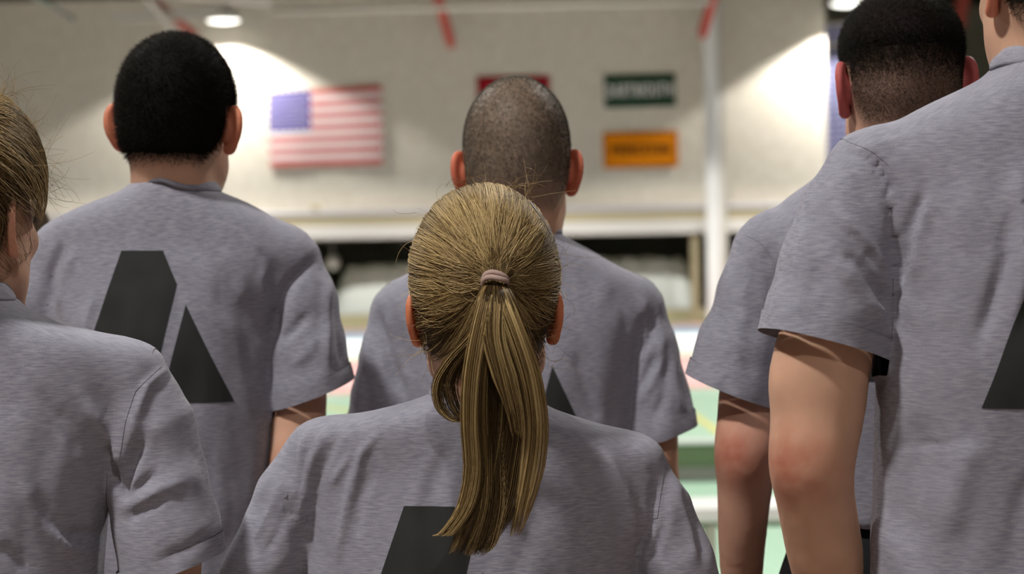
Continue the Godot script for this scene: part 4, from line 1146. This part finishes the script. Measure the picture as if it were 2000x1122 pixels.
func fold(p: Vector3, creases: Array) -> float:
	var d := 0.0
	for c: Array in creases:
		var w: float = c[1]
		var box: Rect2 = c[3]
		if not box.has_point(Vector2(p.x, p.y)):
			continue
		var q := Vector2(p.x, p.y)
		var pts: PackedVector2Array = c[0]
		var best := 1e9
		var along := 0.0
		for k in pts.size() - 1:
			var ab := pts[k + 1] - pts[k]
			var h := clampf((q - pts[k]).dot(ab) / ab.length_squared(), 0.0, 1.0)
			var e := (q - pts[k] - ab * h).length()
			if e < best:
				best = e
				along = (k + h) / (pts.size() - 1)
		var fade := smoothstep(0.0, 0.22, along) * smoothstep(1.0, 0.75, along)
		d += float(c[2]) * exp(-best * best / (w * w)) * (0.12 + 0.88 * fade)
	return d

func crease_list(raw: Array) -> Array:
	var out := []
	for c: Array in raw:
		var pts := PackedVector2Array()
		for q: Array in c[0]:
			pts.append(Vector2(q[0], q[1]))
		var box := Rect2(pts[0], Vector2.ZERO)
		for q in pts:
			box = box.expand(q)
		out.append([pts, c[1], c[2], box.grow(c[1] * 2.6)])
	return out

func make_shirt(s: Dictionary) -> Dictionary:
	var f := Field.new()
	torso_rings(f, s)
	var lists := []
	for sl: Dictionary in s.sleeves:
		var pts: Array = sl.bones
		var own := PackedInt32Array()
		f.hem_at.append(v3(sl.hem))
		f.hem_dir.append(v3(sl.hem_normal).normalized())
		for k in pts.size() - 1:
			own.append(f.kind.size())
			f.plane[f.kind.size()] = lists.size()
			f.sleeve_bone(v3(pts[k]), v3(pts[k + 1]), pts[k][3], pts[k + 1][3])
		lists.append(own)
		f.armpit = sl.armpit
		f.top = sl.armpit + 0.13
	var lo := Vector3(1e9, s.waist - 0.02, -0.22)
	var hi := Vector3(-1e9, s.rows[0][0] + 0.02, 0.22)
	for sl: Dictionary in s.sleeves:
		for b: Array in sl.bones:
			lo.x = minf(lo.x, b[0] - b[3] - 0.02)
			hi.x = maxf(hi.x, b[0] + b[3] + 0.02)
			lo.y = minf(lo.y, b[1] - b[3] - 0.01)
			lo.z = minf(lo.z, b[2] - b[3] - 0.01)
			hi.z = maxf(hi.z, b[2] + b[3] + 0.01)
	var skin := net(f, lo, hi, s.cell)
	skin.smooth(2)
	skin.normals()
	var creases := crease_list(s.creases)
	var noise := FastNoiseLite.new()
	noise.seed = s.seed
	noise.noise_type = FastNoiseLite.TYPE_SIMPLEX_SMOOTH
	noise.frequency = 1.0
	noise.fractal_octaves = 2
	for k in skin.v.size():
		var p := skin.v[k]
		var d := 0.0
		if skin.n[k].z > -0.1:
			d = fold(p, creases) * clampf(skin.n[k].z * 3.0 + 0.3, 0.0, 1.0)
		var e := absf(p.x) / 0.2
		var warp := noise.get_noise_2d(p.x * 5.0 + 7.0, p.y * 4.0) * 0.5
		var g := noise.get_noise_3d(p.x * 13.0 + warp, p.y * 3.6 + warp + 3.0, p.z * 9.0)
		var side := 1.0 - absf(noise.get_noise_3d(p.x * 9.0 - p.y * 8.0, p.y * 11.0 + p.x * 4.0, p.z * 9.0 + 5.0))
		d += (g * 0.0050 + (side - 0.6) * 0.0028 * smoothstep(0.7, 1.2, e)) * smoothstep(0.0, 0.12, float(s.neck) - p.y)
		skin.v[k] = p + skin.n[k] * d
	skin.smooth(1, 0.3)
	skin.normals()
	var soup := soup_of(skin)
	var w := PackedFloat32Array()
	w.resize(soup.p.size())
	var hx: float = s.head.at[0] * 0.8
	var hole := v3(s.hole)      # half width, half depth and middle of the neck opening
	for k in w.size():
		var q := soup.p[k]
		w[k] = (1.0 - Vector2((q.x - hx) / hole.x, (q.z - hole.z) / hole.y).length()) * 0.05 if q.y > float(s.neck) - 0.15 else -0.05
	soup = parted(soup, w)[0]
	var out := {"sleeves": []}
	for j in s.sleeves.size():
		var sl: Dictionary = s.sleeves[j]
		var side: float = sl.side
		w.resize(soup.p.size())
		for k in w.size():
			var p := soup.p[k]
			if p.x * side < 0.03:
				w[k] = -1.0
			elif p.y > float(sl.armpit):
				w[k] = side * (p.x - seam_x(sl.seam, p.y))
			else:
				var best := 1e9
				for q in lists[j]:
					best = minf(best, f.one(q, p))
				w[k] = clampf((f.ring(p) - best) * 0.7, -0.05, 0.05)
		var two := parted(soup, w)
		soup = two[0]
		var sleeve: Soup = two[1]
		var at := v3(sl.hem)
		var dir := v3(sl.hem_normal).normalized()
		w.resize(sleeve.p.size())
		for k in w.size():
			w[k] = (sleeve.p[k] - at).dot(dir)
		sleeve = parted(sleeve, w)[0]
		w.resize(sleeve.p.size())
		for k in w.size():
			w[k] = (sleeve.p[k] - at).dot(dir) + 0.021
		two = parted(sleeve, w)
		var band: Soup = two[1]
		band.grown(0.0016)
		sleeve = two[0]
		sleeve.grown(-0.0006)
		sleeve.p.append_array(band.p)
		sleeve.n.append_array(band.n)
		out.sleeves.append(sleeve)
	out.torso = soup
	var print_on := Soup.new()
	for poly: Array in s.letter:
		var rest := Soup.new()
		for t in range(0, soup.p.size(), 3):
			if soup.n[t].z > 0.15:
				rest.put(soup.p[t], soup.n[t], soup.p[t + 1], soup.n[t + 1], soup.p[t + 2], soup.n[t + 2])
		for k in poly.size():
			var a := Vector2(poly[k][0], poly[k][1])
			var b := Vector2(poly[(k + 1) % poly.size()][0], poly[(k + 1) % poly.size()][1])
			var nn := (b - a).orthogonal().normalized()
			w.resize(rest.p.size())
			for q in w.size():
				w[q] = nn.dot(Vector2(rest.p[q].x, rest.p[q].y) - a)
			rest = parted(rest, w)[1 if s.letter_sign > 0 else 0]
		rest.grown(0.0007)
		print_on.p.append_array(rest.p)
		print_on.n.append_array(rest.n)
	out.letter = print_on if print_on.p.size() else null
	# ribbed collar band along the neck opening
	var band := Hull.new()
	const M := 72
	var prof := [[0.0035, -0.004], [0.0042, 0.002], [0.003, 0.010], [0.0012, 0.017], [-0.0015, 0.0185], [-0.004, 0.015], [-0.004, -0.002]]
	for k in M:
		var a := k * TAU / M
		var q := Vector3(hx + cos(a) * (hole.x + 0.001), 0.0, hole.z + sin(a) * (hole.y + 0.001))
		var y0 := float(s.neck) - 0.14
		var y1 := float(s.rows[0][0])
		for z in 14:
			q.y = (y0 + y1) * 0.5
			if f.ring(q) < 0.0:
				y0 = q.y
			else:
				y1 = q.y
		var outw := Vector3(cos(a), 0, sin(a))
		for pr: Array in prof:
			band.v.append(q + outw * float(pr[0]) + Vector3.UP * float(pr[1]) - outw * maxf(0.0, float(pr[1])) * 0.35)
	var np := prof.size()
	for k in M:
		for j in np:
			var a := k * np + j
			var b := ((k + 1) % M) * np + j
			var c := ((k + 1) % M) * np + (j + 1) % np
			var d := k * np + (j + 1) % np
			band.i.append_array(PackedInt32Array([a, b, c, a, c, d]))
	band.normals()
	out.collar = band
	return out

func head_field(h: Dictionary) -> Field:
	var f := Field.new()
	var hw: float = h.hw
	var top: float = h.top
	var g: float = h.size
	f.ball(Vector3(0, 0.045, 0.008) , Vector3(hw, top - 0.045, 0.096 * g), 0.02)
	f.ball(Vector3(0, 0.0, 0.022), Vector3(hw * 0.88, 0.062, 0.074 * g), 0.03)
	f.ball(Vector3(0, -0.02, -0.04), Vector3(hw * 0.84, 0.085, 0.056), 0.03)
	for x in [-1.0, 1.0]:
		f.bone(Vector3(x * 0.047, -0.055, -0.02), Vector3(x * 0.016, -0.098, -0.078), 0.018, 0.016, 0.03)
		f.ball(Vector3(x * 0.034, -0.02, -0.078), Vector3(0.02, 0.016, 0.014), 0.02)
	f.bone(Vector3(-0.012, -0.1, -0.08), Vector3(0.012, -0.1, -0.08), 0.016, 0.016, 0.02)
	f.bone(Vector3(-0.03, 0.032, -0.078), Vector3(0.03, 0.032, -0.078), 0.012, 0.012, 0.02)
	f.bone(Vector3(0, 0.012, -0.094), Vector3(0, -0.026, -0.112), 0.007, 0.011, 0.012)
	f.bone(Vector3(-0.012, -0.03, -0.1), Vector3(0.012, -0.03, -0.1), 0.008, 0.008, 0.01)
	f.bone(Vector3(-0.017, -0.057, -0.092), Vector3(0.017, -0.057, -0.092), 0.005, 0.005, 0.008)
	f.bone(Vector3(-0.014, -0.067, -0.091), Vector3(0.014, -0.067, -0.091), 0.006, 0.006, 0.006)
	f.bone(Vector3(0, -0.03, 0.018), Vector3(0, -float(h.drop), float(h.neck_z)), float(h.neck) * 0.94, float(h.neck), 0.035)
	f.bone(Vector3(0, -float(h.drop), float(h.neck_z)), Vector3(0, -float(h.drop) - 0.06, float(h.neck_z) - 0.02), float(h.neck), float(h.neck) * 1.06, 0.02)
	for x in [-1.0, 1.0]:
		f.bone(Vector3(x * 0.019, -0.015, 0.058), Vector3(x * 0.02, -float(h.drop), float(h.neck_z) + float(h.neck) - 0.026), 0.022, 0.024, 0.03)
	for x in [-1.0, 1.0]:
		f.carve(Vector3(x * 0.032, 0.008, -0.105), Vector3(0.016, 0.011, 0.018), 0.012)
	return f

func ear_field() -> Field:
	var f := Field.new()
	var rim := [[0.0, 0.008, 0.003], [0.003, 0.024, 0.0042], [0.012, 0.032, 0.0046], [0.022, 0.031, 0.0048], [0.030, 0.022, 0.0048], [0.033, 0.008, 0.0046], [0.031, -0.006, 0.0044], [0.025, -0.017, 0.0046], [0.018, -0.025, 0.0062], [0.010, -0.029, 0.0068], [0.003, -0.024, 0.005]]
	var line := []
	for q: Array in rim:
		line.append(Vector3(q[0], q[1], q[2]))
	var fine := curve_points(line, 36)      # the third number is the rim's thickness
	for k in fine.size() - 1:
		f.bone(Vector3(fine[k].x, fine[k].y, 0.002), Vector3(fine[k + 1].x, fine[k + 1].y, 0.002), fine[k].z, fine[k + 1].z, 0.002)
	f.ball(Vector3(0.016, 0.004, 0.0), Vector3(0.017, 0.028, 0.0042), 0.004)
	f.ball(Vector3(0.009, 0.0, -0.006), Vector3(0.014, 0.019, 0.009), 0.006)
	return f

func finger(f: Field, a: Vector3, dir: Vector3, curl: Vector3, len: float, r: float) -> void:
	var p := a
	var d := dir.normalized()
	for k in 3:
		var q: Vector3 = p + d * len * [0.44, 0.31, 0.25][k]
		f.bone(p, q, r * [1.0, 0.95, 0.86][k], r * [0.95, 0.86, 0.72][k], 0.004)
		p = q
		d = (d + curl).normalized()

func arm_skin(a: Dictionary) -> Hull:
	var f := Field.new()
	var j: Array = a.joints
	var line := []
	var thick := []
	for q: Array in j:
		line.append(v3(q))
		thick.append(Vector3(q[3], 0, 0))
	var fine := curve_points(line, (j.size() - 1) * 4 + 1)
	var round := curve_points(thick, fine.size())
	for k in fine.size() - 1:
		f.bone(fine[k], fine[k + 1], round[k].x, round[k + 1].x, 0.004)
	var el := v3(a.elbow)
	f.ball(el.lerp(v3(j[3 if a.joints.size() > 6 else 2]), 0.35), Vector3(0.014, 0.018, 0.014), 0.045)
	var wr := v3(j[-1])
	var down := (wr - v3(j[-2])).normalized()
	var side: float = a.side
	var fwd := Vector3(0, 0, -1)
	fwd = (fwd - down * fwd.dot(down)).normalized()
	var inw := Vector3(-side, 0, 0)
	f.bone(wr, wr + down * 0.03, 0.025, 0.026, 0.02)
	var base := [0.027, 0.009, -0.010, -0.027]
	var length := [0.074, 0.082, 0.077, 0.060]
	for k in 4:
		var kn: Vector3 = wr + down * (0.094 - absf(k - 1.2) * 0.004) + fwd * base[k]
		f.bone(wr + down * 0.02 + fwd * base[k] * 0.7, kn, 0.0145, 0.0105, 0.012)
		finger(f, kn, down + inw * 0.12 + fwd * 0.06, inw * 0.36, length[k], [0.0092, 0.0094, 0.0090, 0.0080][k])
	f.bone(wr + down * 0.02 + fwd * 0.018, wr + down * 0.052 + fwd * 0.04 + inw * 0.012, 0.016, 0.0125, 0.014)
	f.bone(wr + down * 0.052 + fwd * 0.04 + inw * 0.012, wr + down * 0.085 + fwd * 0.046 + inw * 0.02, 0.0115, 0.0105, 0.006)
	f.bone(wr + down * 0.085 + fwd * 0.046 + inw * 0.02, wr + down * 0.11 + fwd * 0.044 + inw * 0.022, 0.0105, 0.008, 0.006)
	var lo := Vector3(1e9, 1e9, 1e9)
	var hi := -lo
	for k in f.kind.size():
		for q: Vector3 in [f.pa[k], f.pb[k] if f.kind[k] == 0 else f.pa[k]]:
			lo = lo.min(q - Vector3.ONE * 0.075)
			hi = hi.max(q + Vector3.ONE * 0.075)
	var s := net(f, lo, hi, 0.0055)
	s.smooth(3)
	s.normals()
	return s

func make_body(s: Dictionary) -> Dictionary:
	var h: Dictionary = s.head
	var place := Transform3D(Basis.from_euler(Vector3(h.pitch, h.yaw, h.roll)), v3(h.at))
	var noise := FastNoiseLite.new()
	noise.seed = 11 + int(s.seed)
	noise.frequency = 24.0
	noise.fractal_octaves = 3
	var head := net(head_field(h), Vector3(-0.11, -float(h.drop) - 0.1, -0.14), Vector3(0.11, float(h.top) + 0.02, 0.14), 0.0042)
	head.smooth(2)
	head.normals()
	var out := {"head": head, "place": place}
	var body := Hull.new()
	var base := Color(s.skin[0], s.skin[1], s.skin[2])
	var tint := Hull.new()
	tint.v = head.v.duplicate()
	tint.i = head.i
	tint.n = head.n.duplicate()
	for k in tint.v.size():
		var p := tint.v[k]
		var c := base * (1.0 + 0.10 * noise.get_noise_3dv(p))
		if s.hair.kind == "short":
			var m := hair_mask(s.hair, p)
			var grown := clampf((m.y - float(s.hair.short)) / (float(s.hair.long) - float(s.hair.short)) * 1.5, 0.0, 1.0)
			var under := Color(s.hair.scalp[0], s.hair.scalp[1], s.hair.scalp[2])
			if s.hair.under > 0.0:
				under = under.lerp(Color(s.hair.color[0], s.hair.color[1], s.hair.color[2]), grown)
			c = c.lerp(under, clampf(m.x * 1.15, 0.0, 1.0) * 0.92)
		if p.z < -0.088 and absf(p.y + 0.062) < 0.012 and absf(p.x) < 0.024:
			c = c.lerp(Color(0.42, 0.14, 0.11), 0.7)
		tint.c.append(c)
		tint.v[k] = place * p
		tint.n[k] = place.basis * tint.n[k]
	body.join(tint)
	var ear := net(ear_field(), Vector3(-0.016, -0.046, -0.024), Vector3(0.048, 0.046, 0.016), 0.0024)
	ear.smooth(2)
	ear.normals()
	for side in [-1.0, 1.0]:
		var swing: float = h.ear_swing[0 if side < 0 else 1]
		var back := Vector3(side * sin(swing), 0.0, cos(swing))
		var out_n := Vector3(side * cos(swing), 0.0, -sin(swing))
		var up := (Vector3.UP + back * 0.12).normalized()
		back = (back - up * back.dot(up)).normalized()
		var t := place * Transform3D(Basis(back * h.ear_size, up * h.ear_size, out_n * h.ear_size), Vector3(side * float(h.ear_x), h.ear_y, float(h.ear_z)))
		var e := Hull.new()
		e.v = ear.v.duplicate()
		e.i = ear.i.duplicate()
		e.moved(t)
		if t.basis.determinant() < 0.0:
			for k in range(0, e.i.size(), 3):
				var q := e.i[k]
				e.i[k] = e.i[k + 1]
				e.i[k + 1] = q
		e.normals()
		for k in e.v.size():
			e.c.append(Color(s.ear[0], s.ear[1], s.ear[2]) * (1.0 + 0.15 * noise.get_noise_3dv(e.v[k])))
		body.join(e)
	for a: Dictionary in s.arms:
		var k := arm_skin(a)
		var el := v3(a.elbow)
		for q in k.v.size():
			var p := k.v[q]
			var c := base * (1.0 + 0.16 * noise.get_noise_3dv(p * 0.7))
			var red := exp(-(p - el).length_squared() / 0.0013) * (0.95 + 0.7 * noise.get_noise_3dv(p * 1.6))
			c = c.lerp(Color(0.37, 0.11, 0.07), clampf(red, 0.0, 0.9))
			k.c.append(c)
		body.join(k)
	# trunk and legs
	var f := Field.new()
	var n: float = s.neck
	var wy: float = s.waist
	f.ball(Vector3(0, n - 0.2, -0.02), Vector3(0.13, 0.2, 0.07), 0.04)
	f.ball(Vector3(0, wy + 0.02, -0.02), Vector3(0.11, 0.16, 0.07), 0.04)
	for x in [-1.0, 1.0]:
		f.bone(Vector3(x * 0.085, wy - 0.16, -0.02), Vector3(x * 0.1, wy * 0.46, -0.01), 0.075, 0.054, 0.03)
		f.bone(Vector3(x * 0.1, wy * 0.46, -0.01), Vector3(x * 0.105, wy * 0.33, 0.01), 0.052, 0.056, 0.02)
		f.bone(Vector3(x * 0.105, wy * 0.33, 0.01), Vector3(x * 0.11, 0.09, 0.0), 0.054, 0.036, 0.02)
		f.bone(Vector3(x * 0.11, 0.09, 0.0), Vector3(x * 0.11, 0.05, -0.05), 0.034, 0.03, 0.02)
	var legs := net(f, Vector3(-0.24, 0.02, -0.16), Vector3(0.24, n - 0.01, 0.16), 0.015)
	legs.smooth(2)
	legs.normals()
	for q in legs.v.size():
		legs.c.append(base)
	body.join(legs)
	out.body = body
	# shorts
	f = Field.new()
	f.ball(Vector3(0, wy - 0.12, -0.018), Vector3(s.hip, 0.19, 0.118), 0.03)
	for x in [-1.0, 1.0]:
		f.bone(Vector3(x * 0.085, wy - 0.16, -0.018), Vector3(x * 0.118, wy * 0.5, -0.018), 0.098, 0.092, 0.03)
	var shorts := net(f, Vector3(-0.26, wy * 0.42, -0.16), Vector3(0.26, wy + 0.1, 0.16), 0.012)
	shorts.smooth(2)
	shorts.normals()
	var so := soup_of(shorts)
	var w := PackedFloat32Array()
	w.resize(so.p.size())
	for k in w.size():
		w[k] = wy * 0.52 - so.p[k].y
	so = parted(so, w)[0]
	w.resize(so.p.size())
	for k in w.size():
		w[k] = so.p[k].y - wy - 0.012
	out.shorts = parted(so, w)[0]
	return out

func make_shoe() -> ArrayMesh:
	var f := Field.new()
	f.bone(Vector3(0, 0.055, 0.06), Vector3(0, 0.045, -0.05), 0.042, 0.040, 0.02)
	f.bone(Vector3(0, 0.045, -0.05), Vector3(0.004, 0.036, -0.15), 0.042, 0.034, 0.02)
	f.bone(Vector3(0, 0.07, 0.045), Vector3(0, 0.1, 0.04), 0.04, 0.042, 0.02)
	var s := net(f, Vector3(-0.07, 0.001, -0.2), Vector3(0.07, 0.14, 0.12), 0.009)
	s.smooth(1)
	for k in s.v.size():
		s.v[k].y = maxf(s.v[k].y, 0.004)
	s.normals()
	return s.mesh()

# x: how thick the hair grows here, 0 to 1; y: its length
func hair_mask(h: Dictionary, p: Vector3) -> Vector2:
	var line: float = table(h.line, -p.z, 1)            # hairline height against depth, from the nape to the brow
	var e := smoothstep(line - float(h.soft), line + float(h.soft), p.y)
	if absf(p.x) > 0.045 and absf(p.z - 0.0) < 0.03:
		e *= smoothstep(0.0, 0.02, p.y - 0.022)
	var up := smoothstep(h.fade[0], h.fade[1], p.y + p.z * float(h.fade[2]))
	return Vector2(e * lerpf(h.low, 1.0, up), lerpf(h.short, h.long, up))

func short_hair(s: Dictionary, b: Dictionary) -> Strands:
	var h: Dictionary = s.hair
	var head: Hull = b.head
	var place: Transform3D = b.place
	var g := Strands.new()
	var rng := RandomNumberGenerator.new()
	rng.seed = 77 + int(s.seed)
	var noise := FastNoiseLite.new()
	noise.seed = 5 + int(s.seed)
	noise.frequency = 60.0
	var area := PackedFloat32Array()
	var tri := PackedInt32Array()
	var sum := 0.0
	for t in range(0, head.i.size(), 3):
		var a := head.v[head.i[t]]
		var m := hair_mask(h, a)
		if m.x < 0.02:
			continue
		sum += (head.v[head.i[t + 1]] - a).cross(head.v[head.i[t + 2]] - a).length() * m.x
		area.append(sum)
		tri.append(t)
	var c0 := Color(h.color[0], h.color[1], h.color[2])
	# the packed underlayer where the hair is long enough to hide the skin
	if h.under > 0.0:
		var keep := {}
		for t in range(0, head.i.size(), 3):
			var ok := true
			for k in 3:
				var m := hair_mask(h, head.v[head.i[t + k]])
				if m.x < 0.72 or m.y < float(h.long) * 0.72:
					ok = false
			if not ok:
				continue
			for k in 3:
				var q := head.i[t + k]
				if not keep.has(q):
					keep[q] = g.v.size()
					var m := hair_mask(h, head.v[q])
					var thick: float = m.y * float(h.under) * smoothstep(0.7, 0.98, m.x) * smoothstep(0.72, 1.0, m.y / float(h.long))
					var p := head.v[q] + head.n[q] * thick * (1.0 + 0.25 * noise.get_noise_3dv(head.v[q]))
					g.v.append(place * p)
					g.n.append(place.basis * head.n[q])
					g.c.append(c0 * 0.7)
				g.i.append(keep[q])
	for k in int(h.count):
		var at := area.bsearch(rng.randf() * sum)
		var t := tri[mini(at, tri.size() - 1)]
		var u := rng.randf()
		var w := rng.randf()
		if u + w > 1.0:
			u = 1.0 - u
			w = 1.0 - w
		var a := head.v[head.i[t]]
		var p := a + (head.v[head.i[t + 1]] - a) * u + (head.v[head.i[t + 2]] - a) * w
		var n := head.n[head.i[t]]
		var m := hair_mask(h, p)
		var comb := Vector3(h.comb[0], h.comb[1], h.comb[2])
		var dir := (n * float(h.stand) + comb + Vector3(rng.randfn(), rng.randfn(), rng.randfn()) * float(h.mess)).normalized()
		var l := m.y * rng.randf_range(0.7, 1.15)
		var shade := 1.0 + 0.35 * rng.randfn() + 0.25 * noise.get_noise_3dv(p)
		var c := c0 * clampf(shade, 0.45, 1.9)
		g.spike(place * (p + n * m.y * float(h.under) * 0.55 * smoothstep(0.7, 0.98, m.x)), place * (p + dir * l), h.thick, c, c)
	return g

func blond(rng: RandomNumberGenerator, tone: float) -> Color:
	var dark := Color(0.045, 0.027, 0.011)
	var mid := Color(0.19, 0.118, 0.045)
	var light := Color(0.52, 0.37, 0.17)
	var t := clampf(tone + rng.randfn() * 0.21, 0.0, 1.0)
	return dark.lerp(mid, t * 2.0) if t < 0.5 else mid.lerp(light, t * 2.0 - 1.0)

func long_hair(s: Dictionary, b: Dictionary) -> Strands:
	var h: Dictionary = s.hair
	var place: Transform3D = b.place
	var g := Strands.new()
	var rng := RandomNumberGenerator.new()
	rng.seed = 900 + int(s.seed)
	var clump := FastNoiseLite.new()
	clump.seed = 3 + int(s.seed)
	clump.frequency = 1.0
	clump.fractal_octaves = 3
	var hc := v3(h.center)
	var hr := v3(h.radii)
	var tie := v3(h.tie)
	var dir_tie := ((tie - hc) / hr).normalized()
	var deep := Vector3(hr.x, float(h.low), hr.z)      # the hair reaches further down the nape than up
	# scalp cover under the strands
	const U := 48
	const W := 32
	for j in W + 1:
		for k in U + 1:
			var lat := PI * j / W
			var lon := TAU * k / U
			var d := Vector3(sin(lat) * sin(lon), cos(lat), sin(lat) * cos(lon))
			g.v.append(place * (hc + (hr if d.y > 0.0 else deep) * d * 0.975))
			g.n.append(place.basis * (d / hr).normalized())
			g.c.append(Color(0.05, 0.031, 0.013))
	for j in W:
		for k in U:
			var d := Vector3(sin(PI * (j + 0.5) / W) * sin(TAU * (k + 0.5) / U), cos(PI * (j + 0.5) / W), sin(PI * (j + 0.5) / W) * cos(TAU * (k + 0.5) / U))
			if not hairy(hc + (hr if d.y > 0.0 else deep) * d, h):
				continue
			var a := j * (U + 1) + k
			g.i.append_array(PackedInt32Array([a, a + 1, a + U + 1, a + 1, a + U + 2, a + U + 1]))
	var made := 0
	while made < int(h.count):
		var d := Vector3(rng.randfn(), rng.randfn(), rng.randfn()).normalized()
		var p0 := hc + (hr if d.y > 0.0 else deep) * d
		if not hairy(p0, h):
			continue
		made += 1
		var cl := clump.get_noise_3dv(d * 9.0)
		# clumps are read across the flow: the direction of arrival at the tie
		var around := atan2((d - dir_tie * d.dot(dir_tie)).dot(Vector3(1, 0, 0)), (d - dir_tie * d.dot(dir_tie)).dot(Vector3(0, 1, 0)))
		var streak := clump.get_noise_2d(around * 5.0, 3.0 + d.dot(dir_tie) * 1.2)
		var lift := 0.012 + 0.045 * streak + rng.randf() * 0.022
		var span := acos(clampf(d.dot(dir_tie), -1.0, 1.0))
		var n := 6 + int(span * 6.0)
		var pts := PackedVector3Array()
		var sway := rng.randfn() * 0.05 * float(h.mess)
		var ph := rng.randf() * TAU
		var tb := rng.randf() * TAU
		var kr := sqrt(rng.randf())
		var axis := dir_tie.cross(d).normalized()
		for k in n:
			var t := float(k) / (n - 1)
			var q := d.slerp(dir_tie, t)
			q = (q + axis * sway * sin(t * PI) + axis * 0.012 * float(h.mess) * sin(t * 7.0 + ph)).normalized()
			var up := 1.0 + lift * sin(PI * minf(t * 1.25, 1.0)) * (1.0 - t * 0.4) + 0.012
			var p := hc + (hr if q.y > 0.0 else deep) * q * up
			if t > 0.6:
				var m := smoothstep(0.6, 1.0, t)
				var knot := tie + Vector3(cos(tb), sin(tb) * 0.6, -sin(tb) * 0.6) * 0.011 * kr
				p = p.lerp(knot, m * m)
			pts.append(place * p)
		var tone := float(h.tone) + 1.25 * streak + 0.25 * cl
		var c := blond(rng, tone)
		g.hair(pts, rng.randf_range(0.00016, 0.00034), 0.00026, c, c * rng.randf_range(0.75, 1.1))
	for lock: Dictionary in h.locks:
		var path := []
		for q: Array in lock.pts:
			path.append(v3(q))
		for k in int(lock.count):
			var a := rng.randf() * TAU
			var rr := sqrt(rng.randf())
			var ux := cos(a) * rr
			var uz := sin(a) * rr
			var stop := rng.randf_range(float(lock.stop), 1.0)
			var n := int(lock.steps)
			var base := curve_points(path, 40)
			var pts := PackedVector3Array()
			var ph := ux * 3.0 + rng.randf() * 0.6
			for m in n:
				var t := float(m) / (n - 1) * stop
				var f := t * 39.0
				var j := mini(int(f), 38)
				var q := base[j].lerp(base[j + 1], f - j)
				var w := table_up(lock.width, t)
				var wave := sin(t * 6.0 + ph) * 0.0022 * t
				q += Vector3(ux * w + wave, 0.0, uz * minf(w, float(lock.flat)))
				pts.append(place * q)
			var tone := float(lock.tone) + 1.3 * clump.get_noise_2d(ux * 3.0 + uz * 1.4, float(lock.seed) * 9.0)
			var c := blond(rng, tone)
			g.hair(pts, rng.randf_range(0.00022, 0.00042), 0.00014, c, c * rng.randf_range(0.85, 1.25))
	for k in int(h.wisps):
		var lo: Array = h.wisp_box[k % h.wisp_box.size()]
		var p := Vector3(rng.randf_range(lo[0], lo[3]), rng.randf_range(lo[1], lo[4]), rng.randf_range(lo[2], lo[5]))
		var d := Vector3(rng.randfn() + float(lo[6]), rng.randfn() * 0.7 + float(lo[7]), rng.randfn() * 0.5).normalized()
		var turn := Vector3(rng.randfn(), rng.randfn(), rng.randfn()) * 0.16
		var pts := PackedVector3Array()
		var step := rng.randf_range(0.002, 0.0055)
		for m in 12:
			pts.append(place * p)
			p += d * step
			d = (d + turn + Vector3(0, -0.03, 0)).normalized()
		var c := blond(rng, 0.75)
		g.hair(pts, 0.00022, 0.00012, c, c)
	return g

func table_up(rows: Array, t: float) -> float:
	for k in rows.size() - 1:
		if t <= rows[k + 1][0]:
			return lerpf(rows[k][1], rows[k + 1][1], (t - rows[k][0]) / (rows[k + 1][0] - rows[k][0]))
	return rows[-1][1]

func hairy(p: Vector3, h: Dictionary) -> bool:
	var rough := sin(p.x * 900.0) * 0.003 + sin(p.z * 1300.0 + p.y * 500.0) * 0.003
	if p.z < -0.075 and p.y < 0.07 + (p.z + 0.075) * -0.9 + rough:
		return false
	if absf(p.x) > 0.04 and p.y < 0.020 + rough and p.z < 0.03:
		return p.z < -0.02 and p.y > 0.002 + rough
	return p.y > float(h.nape) + absf(p.x) * 0.25

func torus_mesh(r: float, thick: float, squash: float) -> ArrayMesh:
	var st := SurfaceTool.new()
	st.begin(Mesh.PRIMITIVE_TRIANGLES)
	st.set_smooth_group(0)
	for k in 40:
		for j in 10:
			var quad_pts := []
			for q: Array in [[k, j], [k + 1, j], [k + 1, j + 1], [k, j + 1]]:
				var a: float = q[0] * TAU / 40.0
				var b: float = q[1] * TAU / 10.0
				quad_pts.append(Vector3((r + thick * cos(b)) * cos(a), (r * squash + thick * cos(b)) * sin(a), thick * 1.3 * sin(b) + 0.002 * sin(a * 2.0)))
			for q: int in [0, 2, 1, 0, 3, 2]:
				st.add_vertex(quad_pts[q])
	st.index()
	st.generate_normals()
	return st.commit()
